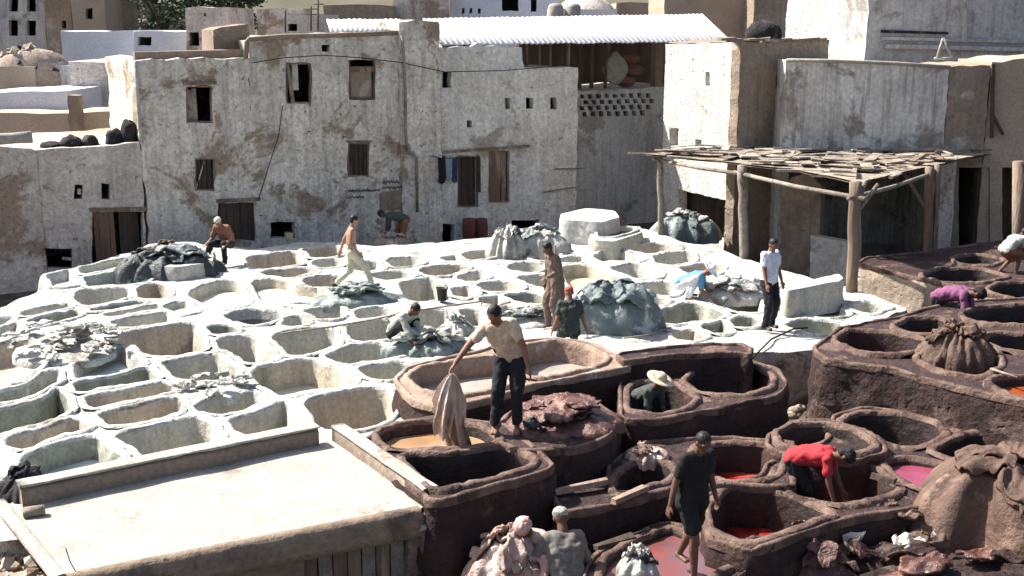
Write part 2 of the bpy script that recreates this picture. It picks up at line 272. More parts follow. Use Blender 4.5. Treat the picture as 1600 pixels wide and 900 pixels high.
# ---------------------------------------------------------------- vats
class Terrace:
    """A masonry platform with vats sunk into it: top sheet with real holes, battered sides, and the vats themselves."""
    def __init__(s, name, pix, z, base, top, side, smooth=1, step=0.2, rough=0.03, label=None, cat=None, kind=None, rimmat=None, inmat=None, batter=0.06, wmax=0.12, rimh=0.03, zf=None, grow=0.0, gap=0.22, edge=None):
        s.__dict__.update(name=name, z=z, base=base, top=top, side=side, step=step, rough=rough, label=label, cat=cat, kind=kind, rimmat=rimmat or top, inmat=inmat, batter=batter, wmax=wmax, rimh=rimh, grow=grow, gap=gap, edge=edge)
        s.out = ground_poly(pix, z, smooth, step=0.18, jit=0.03); s.vats = []
    def vat(s, pix, label, depth=0.8, liq=None, lev=None, inm=None, name='tanning_vat', cat='vat', group=None, rimh=None, wmax=None, k=2, fl=None, rimm=None):
        s.vats.append(dict(p=ground_poly(pix, s.z, k), label=label, depth=depth, liq=liq, lev=lev, inm=inm or s.inmat, name=name, cat=cat, group=group, rimh=s.rimh if rimh is None else rimh, wmax=wmax or s.wmax, fl=fl, rimm=rimm or s.rimmat))
    def build(s):
        for _ in range(3 if s.grow else 0):       # let neighbouring basins come as close as their thin party walls allow
            P_ = [np.array(v['p']) for v in s.vats]; O_ = np.array(s.out); new = []
            for k, p in enumerate(P_):
                n = len(p); oth = np.vstack([q for j, q in enumerate(P_) if j != k] + [O_])
                d = np.sqrt(((p[:, None] - oth[None]) ** 2).sum(-1)).min(1); g = np.clip((d - s.gap) * .5, 0, s.grow / 3)
                for _ in range(2): g = (np.roll(g, 1) + g + np.roll(g, -1)) / 3
                t = np.roll(p, -1, 0) - np.roll(p, 1, 0); nr = np.stack([t[:, 1], -t[:, 0]], 1); nr /= np.linalg.norm(nr, axis=1)[:, None] + 1e-9
                new.append([tuple(q) for q in p + nr * g[:, None]])
            for v, q in zip(s.vats, new): v['p'] = q
        z = s.z; zn = lambda x, y: z + s.rough * fbm(x * 1.3, y * 1.3, 1.7, 4)
        A, T = cdt(s.out, [v['p'] for v in s.vats], s.step)
        V = [Vector((x, y, zn(x, y) - 0.02)) for x, y in A]; Fc = [tuple(int(i) for i in t) for t in T]
        o = mesh(s.name, V, Fc, s.top)
        n = len(s.out); h = z - s.base; rows = max(3, int(h / 0.14)); V = []; Fc = []
        for r in range(rows + 1):
            t = r / rows; zz = z - 0.03 - (h - 0.03) * t
            for i, (x, y) in enumerate(s.out):
                a = s.out[i - 1]; b = s.out[(i + 1) % n]; nx, ny = (b[1] - a[1]), -(b[0] - a[0]); L = math.hypot(nx, ny) or 1
                off = s.batter * t + (0.0 if r == 0 else 0.03) + (0.10 * fbm(x * 2.5, y * 2.5, zz * 3, 4) if r else 0)
                if r == 0: zz_ = zn(x, y) - 0.02
                else: zz_ = zz
                V.append(Vector((x + nx / L * off, y + ny / L * off, zz_)))
        Fc = [(r * n + i, (r + 1) * n + i, (r + 1) * n + (i + 1) % n, r * n + (i + 1) % n) for r in range(rows) for i in range(n)]
        if s.kind == 'structure':
            o2 = mesh(s.name + '_side', V, Fc, s.side); tag(o, kind='structure'); tag(o2, kind='structure')
        else:
            c = np.mean(np.array(s.out), axis=0); e = empty(s.name, (c[0], c[1], s.base), s.label, s.cat)
            o.name = 'top_surface'; inv = Matrix.Translation(e.location).inverted()
            o.parent = e; o.matrix_parent_inverse = inv; mesh('side_wall', V, Fc, s.side, e)
            if s.edge:  # on dark blocks a paler strip, an edge highlight put into colour
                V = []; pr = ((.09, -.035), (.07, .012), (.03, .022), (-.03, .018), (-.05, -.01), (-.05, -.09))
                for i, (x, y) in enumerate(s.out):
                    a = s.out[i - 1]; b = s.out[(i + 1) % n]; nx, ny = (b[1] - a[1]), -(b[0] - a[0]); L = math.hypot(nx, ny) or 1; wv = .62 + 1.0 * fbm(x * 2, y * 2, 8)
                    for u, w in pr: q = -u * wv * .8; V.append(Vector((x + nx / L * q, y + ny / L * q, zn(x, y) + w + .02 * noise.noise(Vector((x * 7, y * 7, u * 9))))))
                m_ = len(pr); mesh('highlight_edge', V, [(i * m_ + j, i * m_ + j + 1, (i + 1) % n * m_ + j + 1, (i + 1) % n * m_ + j) for i in range(n) for j in range(m_ - 1)], s.edge, e)
        pts = [np.array(v['p']) for v in s.vats]; outp = np.array(s.out)
        for k, v in enumerate(s.vats):
            p = pts[k]; n = len(p); nb = [q for j, q in enumerate(pts) if j != k]
            oth = np.vstack(nb) if nb else np.array([[1e3, 1e3]])
            dd = np.sqrt(((p[:, None, :] - oth[None]) ** 2).sum(-1)).min(1); do = np.sqrt(((p[:, None, :] - outp[None]) ** 2).sum(-1)).min(1)
            w = np.minimum(v['wmax'], np.minimum(dd * 0.5, do * 0.93)); w = np.maximum(w, 0.03)
            w = (w + np.roll(w, 1) + np.roll(w, -1)) / 3
            near = dd * 0.5 < v['wmax'] * 1.3
            nrm = np.array([((p[(i + 1) % n][1] - p[i - 1][1]), -(p[(i + 1) % n][0] - p[i - 1][0])) for i in range(n)]); nrm /= np.linalg.norm(nrm, axis=1)[:, None] + 1e-9
            def ring(off, zs):
                return [Vector((p[i][0] + nrm[i][0] * off[i], p[i][1] + nrm[i][1] * off[i], z + zs[i])) for i in range(n)]
            rh = v['rimh']; nz = [0.4 * rh + 0.045 * fbm(x * 2.5, y * 2.5, 5 + k * .1) + 0.02 * noise.noise(Vector((x * 11, y * 11, k))) for x, y in p]; c = p.mean(0)
            e = empty(v['name'], (c[0], c[1], z), v['label'], v['cat'], v['group'])
            rings = [ring(w * 1.02, [(0.3 * rh if near[i] else -0.06) for i in range(n)]),
                     ring(w * 0.78, [nz[i] + rh * 0.4 for i in range(n)]), ring(w * 0.4, [nz[i] + rh * 0.55 for i in range(n)]),
                     ring(w * 0.06 + np.array([.02 * noise.noise(Vector((x * 9, y * 9, 2))) for x, y in p]), [nz[i] + rh * 0.6 - .004 for i in range(n)]), ring(-0.012 + np.array([.025 * noise.noise(Vector((x * 9, y * 9, 7))) for x, y in p]) * .7, [nz[i] - 0.045 for i in range(n)])]
            Vv = [q for r_ in rings for q in r_]; m = len(rings)
            Ff = [(r_ * n + i, (r_) * n + (i + 1) % n, (r_ + 1) * n + (i + 1) % n, (r_ + 1) * n + i) for r_ in range(m - 1) for i in range(n)]
            mesh('rim', Vv, Ff, v['rimm'], e)
            dep = v['depth']; rows = max(2, int(dep / 0.12)); rings = [rings[-1]]
            size = math.sqrt(abs(area([tuple(q) for q in p])))
            for r_ in range(1, rows + 1):
                t = r_ / rows
                rings.append([Vector((p[i][0] - nrm[i][0] * (0.03 + 0.05 * t * min(1, size) + 0.025 * fbm(p[i][0] * 4, p[i][1] * 4, t * 5 + k)), p[i][1] - nrm[i][1] * (0.03 + 0.05 * t * min(1, size) + 0.025 * fbm(p[i][0] * 4, p[i][1] * 4, t * 5 + k)), z - 0.06 - (dep - 0.06) * t)) for i in range(n)])
            last = rings[-1]
            for q in (0.6, 0.2): rings.append([Vector((c[0] + (a.x - c[0]) * q, c[1] + (a.y - c[1]) * q, a.z - 0.02 + 0.03 * fbm(a.x * 3 * q, a.y * 3, 2))) for a in last])
            Vv = [q for r_ in rings for q in r_]; m = len(rings)
            Ff = [(r_ * n + i, (r_) * n + (i + 1) % n, (r_ + 1) * n + (i + 1) % n, (r_ + 1) * n + i) for r_ in range(m - 1) for i in range(n)] + [tuple((m - 1) * n + i for i in range(n))]
            mesh('basin', Vv, Ff, v['inm'], e)
            if v['liq'] is not None:
                q = [(p[i][0] + nrm[i][0] * 0.03, p[i][1] + nrm[i][1] * 0.03) for i in range(n)]
                mesh('liquid', [Vector((a, b, z - v['lev'])) for a, b in q], [tuple(range(n))], v['liq'], e)
        return o
def ground(name, x0, x1, y0, y1, z, m, n=60, amp=0.05, kind='structure'):
    V = []; Fc = []
    for j in range(n + 1):
        for i in range(n + 1):
            x = x0 + (x1 - x0) * i / n; y = y0 + (y1 - y0) * j / n; V.append((x, y, z + amp * fbm(x * .8, y * .8, 4)))
    Fc = [(j * (n + 1) + i, j * (n + 1) + i + 1, (j + 1) * (n + 1) + i + 1, (j + 1) * (n + 1) + i) for j in range(n) for i in range(n)]
    return tag(mesh(name, V, Fc, m), kind=kind)
ground('ground', -400, 400, -60, 700, -1.75, mud, 40, 0.0)
ground('street', -22, 24, 20, 45, -1.15, mud, 120, 0.06)
ground('work_yard', -7, 14, 6, 23, -1.0, mud, 150, 0.07)
# ---------------------------------------------------------------- white lime terrace
WH = Terrace('lime_terrace', [(-160, 860), (-110, 505), (0, 480), (62, 452), (62, 428), (118, 417), (205, 392), (330, 380), (400, 388), (470, 376), (600, 384), (800, 366), (900, 355), (1010, 356), (1062, 376), (1112, 384), (1200, 415), (1330, 450), (1425, 480), (1330, 515), (1300, 545), (1180, 548), (965, 560), (900, 600), (700, 660), (600, 690), (400, 745), (100, 830)],
             0.0, -1.2, lime, creamcob, smooth=1, step=0.16, rough=0.10, kind='structure', rimmat=lime, inmat=limein, wmax=0.11, rimh=0.02, grow=.22, gap=.25)
L_ = [
 ([(70,429),(111,422),(119,445),(84,447)],'shallow empty white vat at the far left corner of the lime terrace',.22,None,None,lime),
 ([(121,419),(203,404),(202,418),(128,430)],'narrow milky vat nearest the brown door, left of the draped vat',.3,l_pale,.16,None),
 ([(128,433),(195,424),(215,431),(228,441),(140,447)],'vat with grey milky water partly covered by the dark hides at its right end',.5,l_teal,.28,None),
 ([(135,453),(200,449),(206,462),(138,477),(131,472)],'deep grey vat in front of the milky one beside the dark hides',.7,None,None,None),
 ([(212,452),(240,440),(250,456),(252,465),(216,464)],'small brownish vat directly below the dark draped hides',.7,None,None,limetan),
 ([(142,482),(224,471),(222,477),(146,487)],'very narrow dark slot vat left of the cream pool',.5,None,None,limegreen),
 ([(170,490),(248,475),(250,482),(178,494)],'thin slot vat just in front of the darkest slot',.5,None,None,None),
 ([(188,500),(260,486),(276,497),(250,504),(196,510)],'blue grey shallow vat behind the largest square left vat',.45,None,None,None),
 ([(200,520),(292,505),(305,525),(308,545),(270,554),(222,551),(206,535)],'large deep tan walled vat right of the white rubble heap',.9,None,None,limetan),
 ([(40,490),(103,476),(105,482),(48,494)],'thin slot vat at the left behind the rubble heap',.4,None,None,None),
 ([(40,499),(119,484),(124,490),(48,508)],'long narrow grey vat directly behind the white rubble heap',.6,None,None,limegreen),
 ([(-40,503),(14,497),(8,508),(-40,512)],'shallow pale vat cut off by the left edge of the view, rear one',.2,None,None,lime),
 ([(-40,517),(0,513),(27,503),(25,516),(12,526),(-40,534)],'small teal water vat at the left edge',.4,l_teal,.22,None),
 ([(-60,548),(0,537),(30,523),(44,553),(48,575),(42,596),(-60,614)],'wide left edge vat with tan far wall and dry white floor',.42,None,None,limetan),
 ([(-60,622),(36,603),(70,580),(92,578),(88,595),(66,614),(0,630),(-60,640)],'wedge shaped milky blue vat at the left edge',.45,l_milk,.24,limegreen),
 ([(-60,652),(8,637),(62,626),(88,606),(103,613),(104,634),(88,652),(60,664),(0,676),(-60,688)],'large round ended dark green vat with pale green water at the left edge',.7,l_pale,.5,limegreen),
 ([(24,680),(76,667),(118,651),(132,668),(80,683),(42,700)],'olive brown vat just in front of the round ended green one',.7,None,None,limetan),
 ([(57,708),(76,697),(150,682),(178,702),(192,711),(150,723),(64,742)],'dark walled vat of milky water beside the foreground roof parapet',.6,l_milk,.34,limegreen),
 ([(116,578),(148,562),(184,543),(198,546),(207,564),(226,569),(180,584),(120,593)],'milky water vat directly in front of the rubble heap',.5,l_milk,.26,limein),
 ([(113,600),(176,587),(230,572),(248,589),(200,600),(120,614)],'long dark olive vat in front of the milky water vat',.7,None,None,limegreen),
 ([(131,621),(254,599),(259,611),(150,637)],'upper of the two tan strip vats on the left',.7,None,None,limetan),
 ([(153,646),(266,625),(282,636),(276,645),(182,664)],'lower of the two tan strip vats on the left',.7,None,None,limetan),
 ([(178,684),(215,673),(300,654),(328,663),(333,682),(300,701),(225,709),(205,696)],'big grey green vat touching the foreground parapet with white crust streaks',.9,None,None,None),
 ([(258,567),(300,560),(334,553),(366,574),(342,589),(300,590),(270,588)],'grey vat right of the large tan walled one, behind the scraps heap',.8,None,None,None),
 ([(303,635),(350,625),(390,616),(404,628),(380,640),(320,645)],'shallow curved grey vat in front of the scraps heap',.7,None,None,None),
 ([(361,658),(412,639),(444,628),(466,662),(404,677),(374,670)],'dark grey vat second from the round brown tank, by the parapet corner',.9,None,None,None),
 ([(476,633),(518,613),(586,609),(600,638),(582,657),(540,667),(498,660)],'largest olive grey vat next to the round brown tank',.95,None,None,limetan),
 ([(407,577),(452,569),(486,564),(520,582),(546,597),(510,608),(446,618),(430,604)],'tan walled vat with a cream floor in the middle of the terrace front',.5,l_cream,.46,limetan),
 ([(431,531),(456,519),(512,515),(522,537),(506,548),(453,556)],'square grey vat with a drain stain on its wall',.8,None,None,None),
 ([(509,555),(536,543),(584,538),(618,554),(600,563),(548,566)],'lens shaped grey vat in front of the crouching man',.8,None,None,None),
 ([(569,575),(582,570),(618,565),(632,575),(612,589),(586,587)],'small grey vat touching the left side of the round brown tank',.7,None,None,None),
 ([(549,520),(560,509),(602,502),(612,519),(600,527),(562,531)],'grey vat just left of the crouching man',.7,None,None,None),
 ([(345,531),(380,527),(410,538),(428,549),(427,560),(386,566),(366,550)],'ragged edged grey vat left of the square vat with drain stain',.6,None,None,None),
 ([(327,512),(358,508),(360,518),(340,521)],'tiny square dark vat by the diagonal gutter',.6,None,None,limegreen),
 ([(309,457),(345,440),(370,442),(378,455),(384,466),(370,477),(332,481),(316,469)],'vat of cream liquid below the seated man',.5,l_cream,.27,None),
 ([(396,403),(464,393),(470,413),(408,419)],'deep tan rectangular vat at the back, left of the walking man',.7,None,None,limetan),
 ([(415,424),(484,418),(486,424),(440,433)],'narrow vat right in front of the deep tan rectangular one',.5,None,None,limetan),
 ([(394,443),(425,436),(458,446),(500,450),(495,466),(440,472),(408,465)],'wide cream pool at the walking man behind his left foot',.4,l_cream,.22,limetan),
 ([(477,390),(518,385),(524,399),(488,403)],'small tan vat behind the walking man at his waist',.6,None,None,limetan),
 ([(490,409),(520,406),(524,414),(498,418)],'small shallow pale vat behind the walking man at his hips',.3,None,None,None),
 ([(479,441),(498,433),(526,433),(528,447),(487,450)],'tan vat between the legs and left foot of the walking man',.35,None,None,limetan),
 ([(364,492),(392,487),(430,490),(438,500),(386,506)],'small vat filled with dark scraps in the middle of the cream floor',.5,l_dark,.2,None),
 ([(560,412),(586,407),(592,419),(568,422)],'small grey vat right behind the walking man',.5,None,None,None),
 ([(585,430),(624,425),(640,431),(608,436)],'thin grey vat right of the walking man at knee height',.5,None,None,None),
 ([(665,423),(710,413),(722,419),(712,426),(672,430)],'brown stained vat in front of the dark cellar opening',.6,None,None,limetan),
 ([(637,442),(668,434),(678,450),(678,465),(650,468)],'grey vat just left of the black bucket',.7,None,None,None),
 ([(646,489),(694,485),(702,505),(666,520),(654,508)],'grey streaked vat behind the wet hides of the crouching man',.7,None,None,limein),
 ([(722,485),(752,484),(750,506),(730,508)],'grey vat partly hidden behind the man in the beige shirt',.7,None,None,None),
 ([(745,446),(780,440),(808,444),(804,453),(757,453)],'long grey vat right of the black bucket',.6,None,None,None),
 ([(783,462),(824,459),(848,461),(848,472),(806,470)],'grey vat touching the left side of the man in brown',.6,None,None,limegreen),
 ([(820,434),(852,431),(852,446),(828,442)],'small grey green vat behind the man in brown',.5,None,None,None),
 ([(889,419),(912,416),(940,424),(960,432),(970,443),(938,456),(903,446)],'vat of bright yellow liquid right of the man in brown',.5,l_yellow,.3,limetan),
 ([(804,418),(822,411),(838,414),(830,424)],'small faint vat in front of the grey hide heap',.4,None,None,None),
 ([(875,404),(904,400),(908,407),(880,409)],'small vat right of the grey hide heap at the back',.5,None,None,None),
 ([(934,402),(960,392),(975,400),(1000,404),(960,410)],'small cream water vat in the back right of the terrace',.4,l_cream,.2,None),
 ([(976,387),(1030,381),(1056,389),(1022,395)],'diamond shaped vat at the back right corner under the awning post',.6,None,None,limetan),
 ([(1031,402),(1042,395),(1072,394),(1074,411),(1040,412)],'grey square vat in front of the second awning post',.6,None,None,None),
 ([(964,418),(986,413),(1022,426),(1018,432),(996,433),(972,426)],'ragged grey vat right behind the yellow one',.6,None,None,None),
 ([(998,447),(1040,442),(1050,450),(1044,460),(1020,457)],'dark grey vat left of the man in blue',.6,None,None,None),
 ([(1030,492),(1056,478),(1086,474),(1124,488),(1118,500),(1072,499),(1048,503)],'round dark green vat between the blue grey bundle and the man in white shirt',.6,None,None,limegreen),
 ([(1094,514),(1128,500),(1138,508),(1130,519)],'small olive vat in front of the round dark green one',.5,None,None,limegreen),
 ([(1124,474),(1145,463),(1176,461),(1178,485),(1150,484)],'grey vat at the left leg of the man in white shirt',.6,None,None,None),
 ([(1072,418),(1092,412),(1122,414),(1108,428),(1088,427)],'small tan vat behind the head of the man in blue',.4,None,None,limetan),
 ([(1217,470),(1240,470),(1256,480),(1228,486)],'small green grey vat right of the man in white shirt',.5,None,None,None),
 ([(1330,484),(1354,475),(1380,480),(1358,488)],'small grey vat at the far right tip of the terrace',.4,None,None,None),
 ([(1241,509),(1262,503),(1304,504),(1312,513),(1288,520)],'olive vat above the cream rubble wall',.5,None,None,limegreen),
 ([(720,398),(760,392),(764,400),(730,406)],'faint vat left of the grey hide heap at the back',.4,None,None,None),
 ([(1180,440),(1196,436),(1200,448),(1185,450)],'small vat hidden behind the man in white shirt',.5,None,None,None),
 ([(540,466),(566,458),(600,462),(590,470),(556,472)],'pale vat hidden under the flat wet hides at the walking man',.3,None,None,None),
 ([(722,430),(742,424),(752,432),(736,438)],'small grey vat behind and right of the black bucket',.5,None,None,None),
 ([(712,452),(732,448),(738,458),(722,462)],'small pale vat immediately right of the black bucket',.5,None,None,None),
 ([(762,486),(792,482),(806,492),(784,498)],'vat in the middle ground right of the head of the man in beige',.5,None,None,None),
 ([(760,466),(778,462),(788,470),(770,474)],'tiny vat above the head of the man in beige',.5,None,None,None),
 ([(840,400),(862,396),(866,402),(848,406)],'tiny vat in front of the striped grey hide heap',.4,None,None,None),
 ([(1000,470),(1030,466),(1036,476),(1012,480)],'small vat right behind the blue grey bundle',.5,None,None,None),
 ([(1080,440),(1104,434),(1112,442),(1092,447)],'small vat beside the head of the man in blue',.4,None,None,None),
 ([(1130,440),(1156,436),(1164,446),(1140,450)],'pale vat under the grey white hides near the standing man',.4,None,None,None),
 ([(1140,500),(1168,496),(1174,506),(1150,512)],'small vat at the feet of the man in white shirt, on his right side',.4,None,None,limegreen),
 ([(1066,520),(1086,514),(1092,524),(1074,530)],'small stained vat above the raised brown wall',.4,None,None,limetan),
 ([(1270,480),(1310,476),(1318,488),(1284,494)],'shallow pale green vat at the foot of the tilted tank wall',.3,l_pale,.16,None),
 ([(484,486),(520,482),(532,492),(500,498)],'pale dry vat in the middle of the terrace by the grey hose',.3,None,None,None),
 ([(560,488),(594,482),(600,490),(570,496)],'narrow grey vat behind the back of the crouching man',.4,None,None,None),
 ([(440,498),(470,494),(476,504),(452,508)],'small grey vat beside the scrap filled one',.4,None,None,None),
 ([(250,478),(284,472),(300,486),(284,494)],'shallow cream vat left of the cream liquid one',.25,l_cream,.14,None),
 ([(700,402),(712,398),(718,404),(706,408)],'tiny vat beside the faint one at the back',.4,None,None,None),
 ([(604,408),(640,402),(652,410),(618,416)],'grey vat at the back between the walking man and the dark cellar opening',.4,None,None,None),
 ([(860,462),(876,458),(880,464),(866,468)],'tiny vat behind the head of the man with the red cap',.4,None,None,None),
]
for p, lab, dep, liq, lev, inm in L_: WH.vat(p, lab, dep, liq, lev, inm, group='vats of the white lime terrace')
WH.build()
# ---------------------------------------------------------------- dye blocks
def block(label, pix, z, base, vats, top=dyetop, side=dyewall, inm=dyein, cat='vat block', name='vat_block', smooth=1, batter=0.05, rimh=0.035, wmax=0.12, rough=0.05, rimmat=None):
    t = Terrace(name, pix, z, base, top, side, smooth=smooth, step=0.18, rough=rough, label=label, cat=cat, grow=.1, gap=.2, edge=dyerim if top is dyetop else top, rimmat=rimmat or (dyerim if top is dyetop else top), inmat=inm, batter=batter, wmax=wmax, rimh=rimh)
    for v in vats:
        t.vat(v[0], v[1], v[2], v[3], v[4], v[5] if len(v) > 5 else None, name='dye_vat', group='vats of the dye yard')
    t.build(); return t
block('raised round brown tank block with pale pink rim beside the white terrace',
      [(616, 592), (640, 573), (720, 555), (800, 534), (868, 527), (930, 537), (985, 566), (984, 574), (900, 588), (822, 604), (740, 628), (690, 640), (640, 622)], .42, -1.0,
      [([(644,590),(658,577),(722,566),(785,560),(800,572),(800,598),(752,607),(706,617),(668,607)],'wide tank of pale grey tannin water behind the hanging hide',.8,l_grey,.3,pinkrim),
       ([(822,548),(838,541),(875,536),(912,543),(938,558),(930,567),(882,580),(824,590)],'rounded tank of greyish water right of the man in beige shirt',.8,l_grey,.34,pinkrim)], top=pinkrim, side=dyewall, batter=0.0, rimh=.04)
block('dark block of two round dye vats in the centre with a pale highlighted rim',
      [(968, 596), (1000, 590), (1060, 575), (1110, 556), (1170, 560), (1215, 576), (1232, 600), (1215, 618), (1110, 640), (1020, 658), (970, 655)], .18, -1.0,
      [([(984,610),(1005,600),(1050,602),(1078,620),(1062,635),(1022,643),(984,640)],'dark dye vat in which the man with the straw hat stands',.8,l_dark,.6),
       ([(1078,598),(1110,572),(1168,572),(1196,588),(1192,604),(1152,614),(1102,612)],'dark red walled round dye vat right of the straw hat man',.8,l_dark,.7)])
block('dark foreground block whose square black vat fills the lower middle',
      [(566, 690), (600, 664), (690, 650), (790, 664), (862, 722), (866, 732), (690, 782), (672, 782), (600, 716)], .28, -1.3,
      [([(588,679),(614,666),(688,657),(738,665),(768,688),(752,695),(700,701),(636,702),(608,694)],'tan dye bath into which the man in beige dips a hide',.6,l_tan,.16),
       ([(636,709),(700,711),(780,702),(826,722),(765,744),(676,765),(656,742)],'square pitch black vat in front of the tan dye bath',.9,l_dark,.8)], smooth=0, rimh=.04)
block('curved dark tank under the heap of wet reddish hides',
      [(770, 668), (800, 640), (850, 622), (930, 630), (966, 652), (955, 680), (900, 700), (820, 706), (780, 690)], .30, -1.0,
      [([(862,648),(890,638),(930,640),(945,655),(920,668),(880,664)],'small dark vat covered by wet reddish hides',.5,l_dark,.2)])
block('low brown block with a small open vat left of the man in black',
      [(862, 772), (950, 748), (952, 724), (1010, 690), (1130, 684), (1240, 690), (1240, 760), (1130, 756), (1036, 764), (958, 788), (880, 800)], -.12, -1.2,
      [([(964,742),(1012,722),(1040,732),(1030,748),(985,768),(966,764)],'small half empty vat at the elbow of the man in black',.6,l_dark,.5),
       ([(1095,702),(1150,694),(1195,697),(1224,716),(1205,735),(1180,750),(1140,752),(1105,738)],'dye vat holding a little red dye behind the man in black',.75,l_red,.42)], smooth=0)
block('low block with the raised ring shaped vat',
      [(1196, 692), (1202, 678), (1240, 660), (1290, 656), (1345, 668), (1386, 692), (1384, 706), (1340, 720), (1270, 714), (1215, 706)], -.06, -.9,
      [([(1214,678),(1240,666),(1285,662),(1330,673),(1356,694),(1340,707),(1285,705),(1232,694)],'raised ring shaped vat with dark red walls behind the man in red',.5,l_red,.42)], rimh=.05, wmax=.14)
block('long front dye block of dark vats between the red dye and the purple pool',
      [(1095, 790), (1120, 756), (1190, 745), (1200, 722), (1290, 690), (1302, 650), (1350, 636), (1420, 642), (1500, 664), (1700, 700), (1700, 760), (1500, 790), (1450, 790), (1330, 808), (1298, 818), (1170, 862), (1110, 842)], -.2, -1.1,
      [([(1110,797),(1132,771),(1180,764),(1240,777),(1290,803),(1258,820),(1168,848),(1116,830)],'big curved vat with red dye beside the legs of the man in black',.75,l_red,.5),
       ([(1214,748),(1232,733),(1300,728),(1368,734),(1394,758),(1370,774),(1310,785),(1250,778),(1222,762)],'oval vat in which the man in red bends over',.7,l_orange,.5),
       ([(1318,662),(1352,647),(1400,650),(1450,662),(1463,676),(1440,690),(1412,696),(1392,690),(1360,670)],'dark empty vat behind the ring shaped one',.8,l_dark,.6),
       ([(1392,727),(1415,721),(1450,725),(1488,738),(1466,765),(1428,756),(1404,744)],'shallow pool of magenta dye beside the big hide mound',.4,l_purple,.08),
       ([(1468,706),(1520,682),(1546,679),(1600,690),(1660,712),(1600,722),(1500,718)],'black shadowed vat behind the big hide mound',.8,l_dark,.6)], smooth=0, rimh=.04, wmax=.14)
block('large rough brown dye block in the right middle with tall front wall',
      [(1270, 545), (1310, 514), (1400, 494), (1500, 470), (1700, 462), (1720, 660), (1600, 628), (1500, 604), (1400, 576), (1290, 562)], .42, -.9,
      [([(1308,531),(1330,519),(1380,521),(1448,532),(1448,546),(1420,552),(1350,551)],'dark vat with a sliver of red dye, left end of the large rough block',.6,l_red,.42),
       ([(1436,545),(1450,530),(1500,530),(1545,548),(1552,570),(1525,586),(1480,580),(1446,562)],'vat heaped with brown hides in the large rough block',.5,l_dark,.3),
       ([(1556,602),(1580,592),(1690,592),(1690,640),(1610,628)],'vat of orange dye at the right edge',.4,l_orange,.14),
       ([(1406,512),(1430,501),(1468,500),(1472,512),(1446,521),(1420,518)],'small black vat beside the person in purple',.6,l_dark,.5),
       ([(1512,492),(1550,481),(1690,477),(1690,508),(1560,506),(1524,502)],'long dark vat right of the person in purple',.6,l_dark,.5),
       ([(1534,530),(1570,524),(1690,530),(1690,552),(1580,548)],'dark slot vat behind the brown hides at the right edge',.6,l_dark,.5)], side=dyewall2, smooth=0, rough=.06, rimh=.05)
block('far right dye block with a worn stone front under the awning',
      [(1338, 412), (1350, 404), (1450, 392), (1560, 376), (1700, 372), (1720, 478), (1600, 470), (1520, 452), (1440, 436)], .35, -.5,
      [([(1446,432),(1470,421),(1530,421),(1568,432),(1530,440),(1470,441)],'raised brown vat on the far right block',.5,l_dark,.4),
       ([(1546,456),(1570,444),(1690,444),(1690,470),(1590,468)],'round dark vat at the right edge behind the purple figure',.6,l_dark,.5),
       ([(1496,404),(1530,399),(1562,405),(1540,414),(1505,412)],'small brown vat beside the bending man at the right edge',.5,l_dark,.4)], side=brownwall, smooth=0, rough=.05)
block('lowest pool block with lilac dye water at the bottom of the view',
      [(920, 872), (980, 836), (1040, 815), (1115, 836), (1180, 866), (1160, 900), (1090, 930), (1000, 980), (900, 960)], -.45, -1.3,
      [([(950,872),(1000,844),(1046,824),(1100,846),(1140,870),(1095,900),(1010,945),(955,925)],'shallow pool of lilac and rusty dye water at the feet of the man in black',.3,l_lilac,.08)], smooth=0)

block('thick raised brown wall behind the two round central vats', [(962, 553), (1050, 541), (1158, 535), (1174, 543), (1174, 556), (1160, 550), (1050, 553), (975, 565)], .50, -.2, [], smooth=0, cat='wall', name='raised_wall')
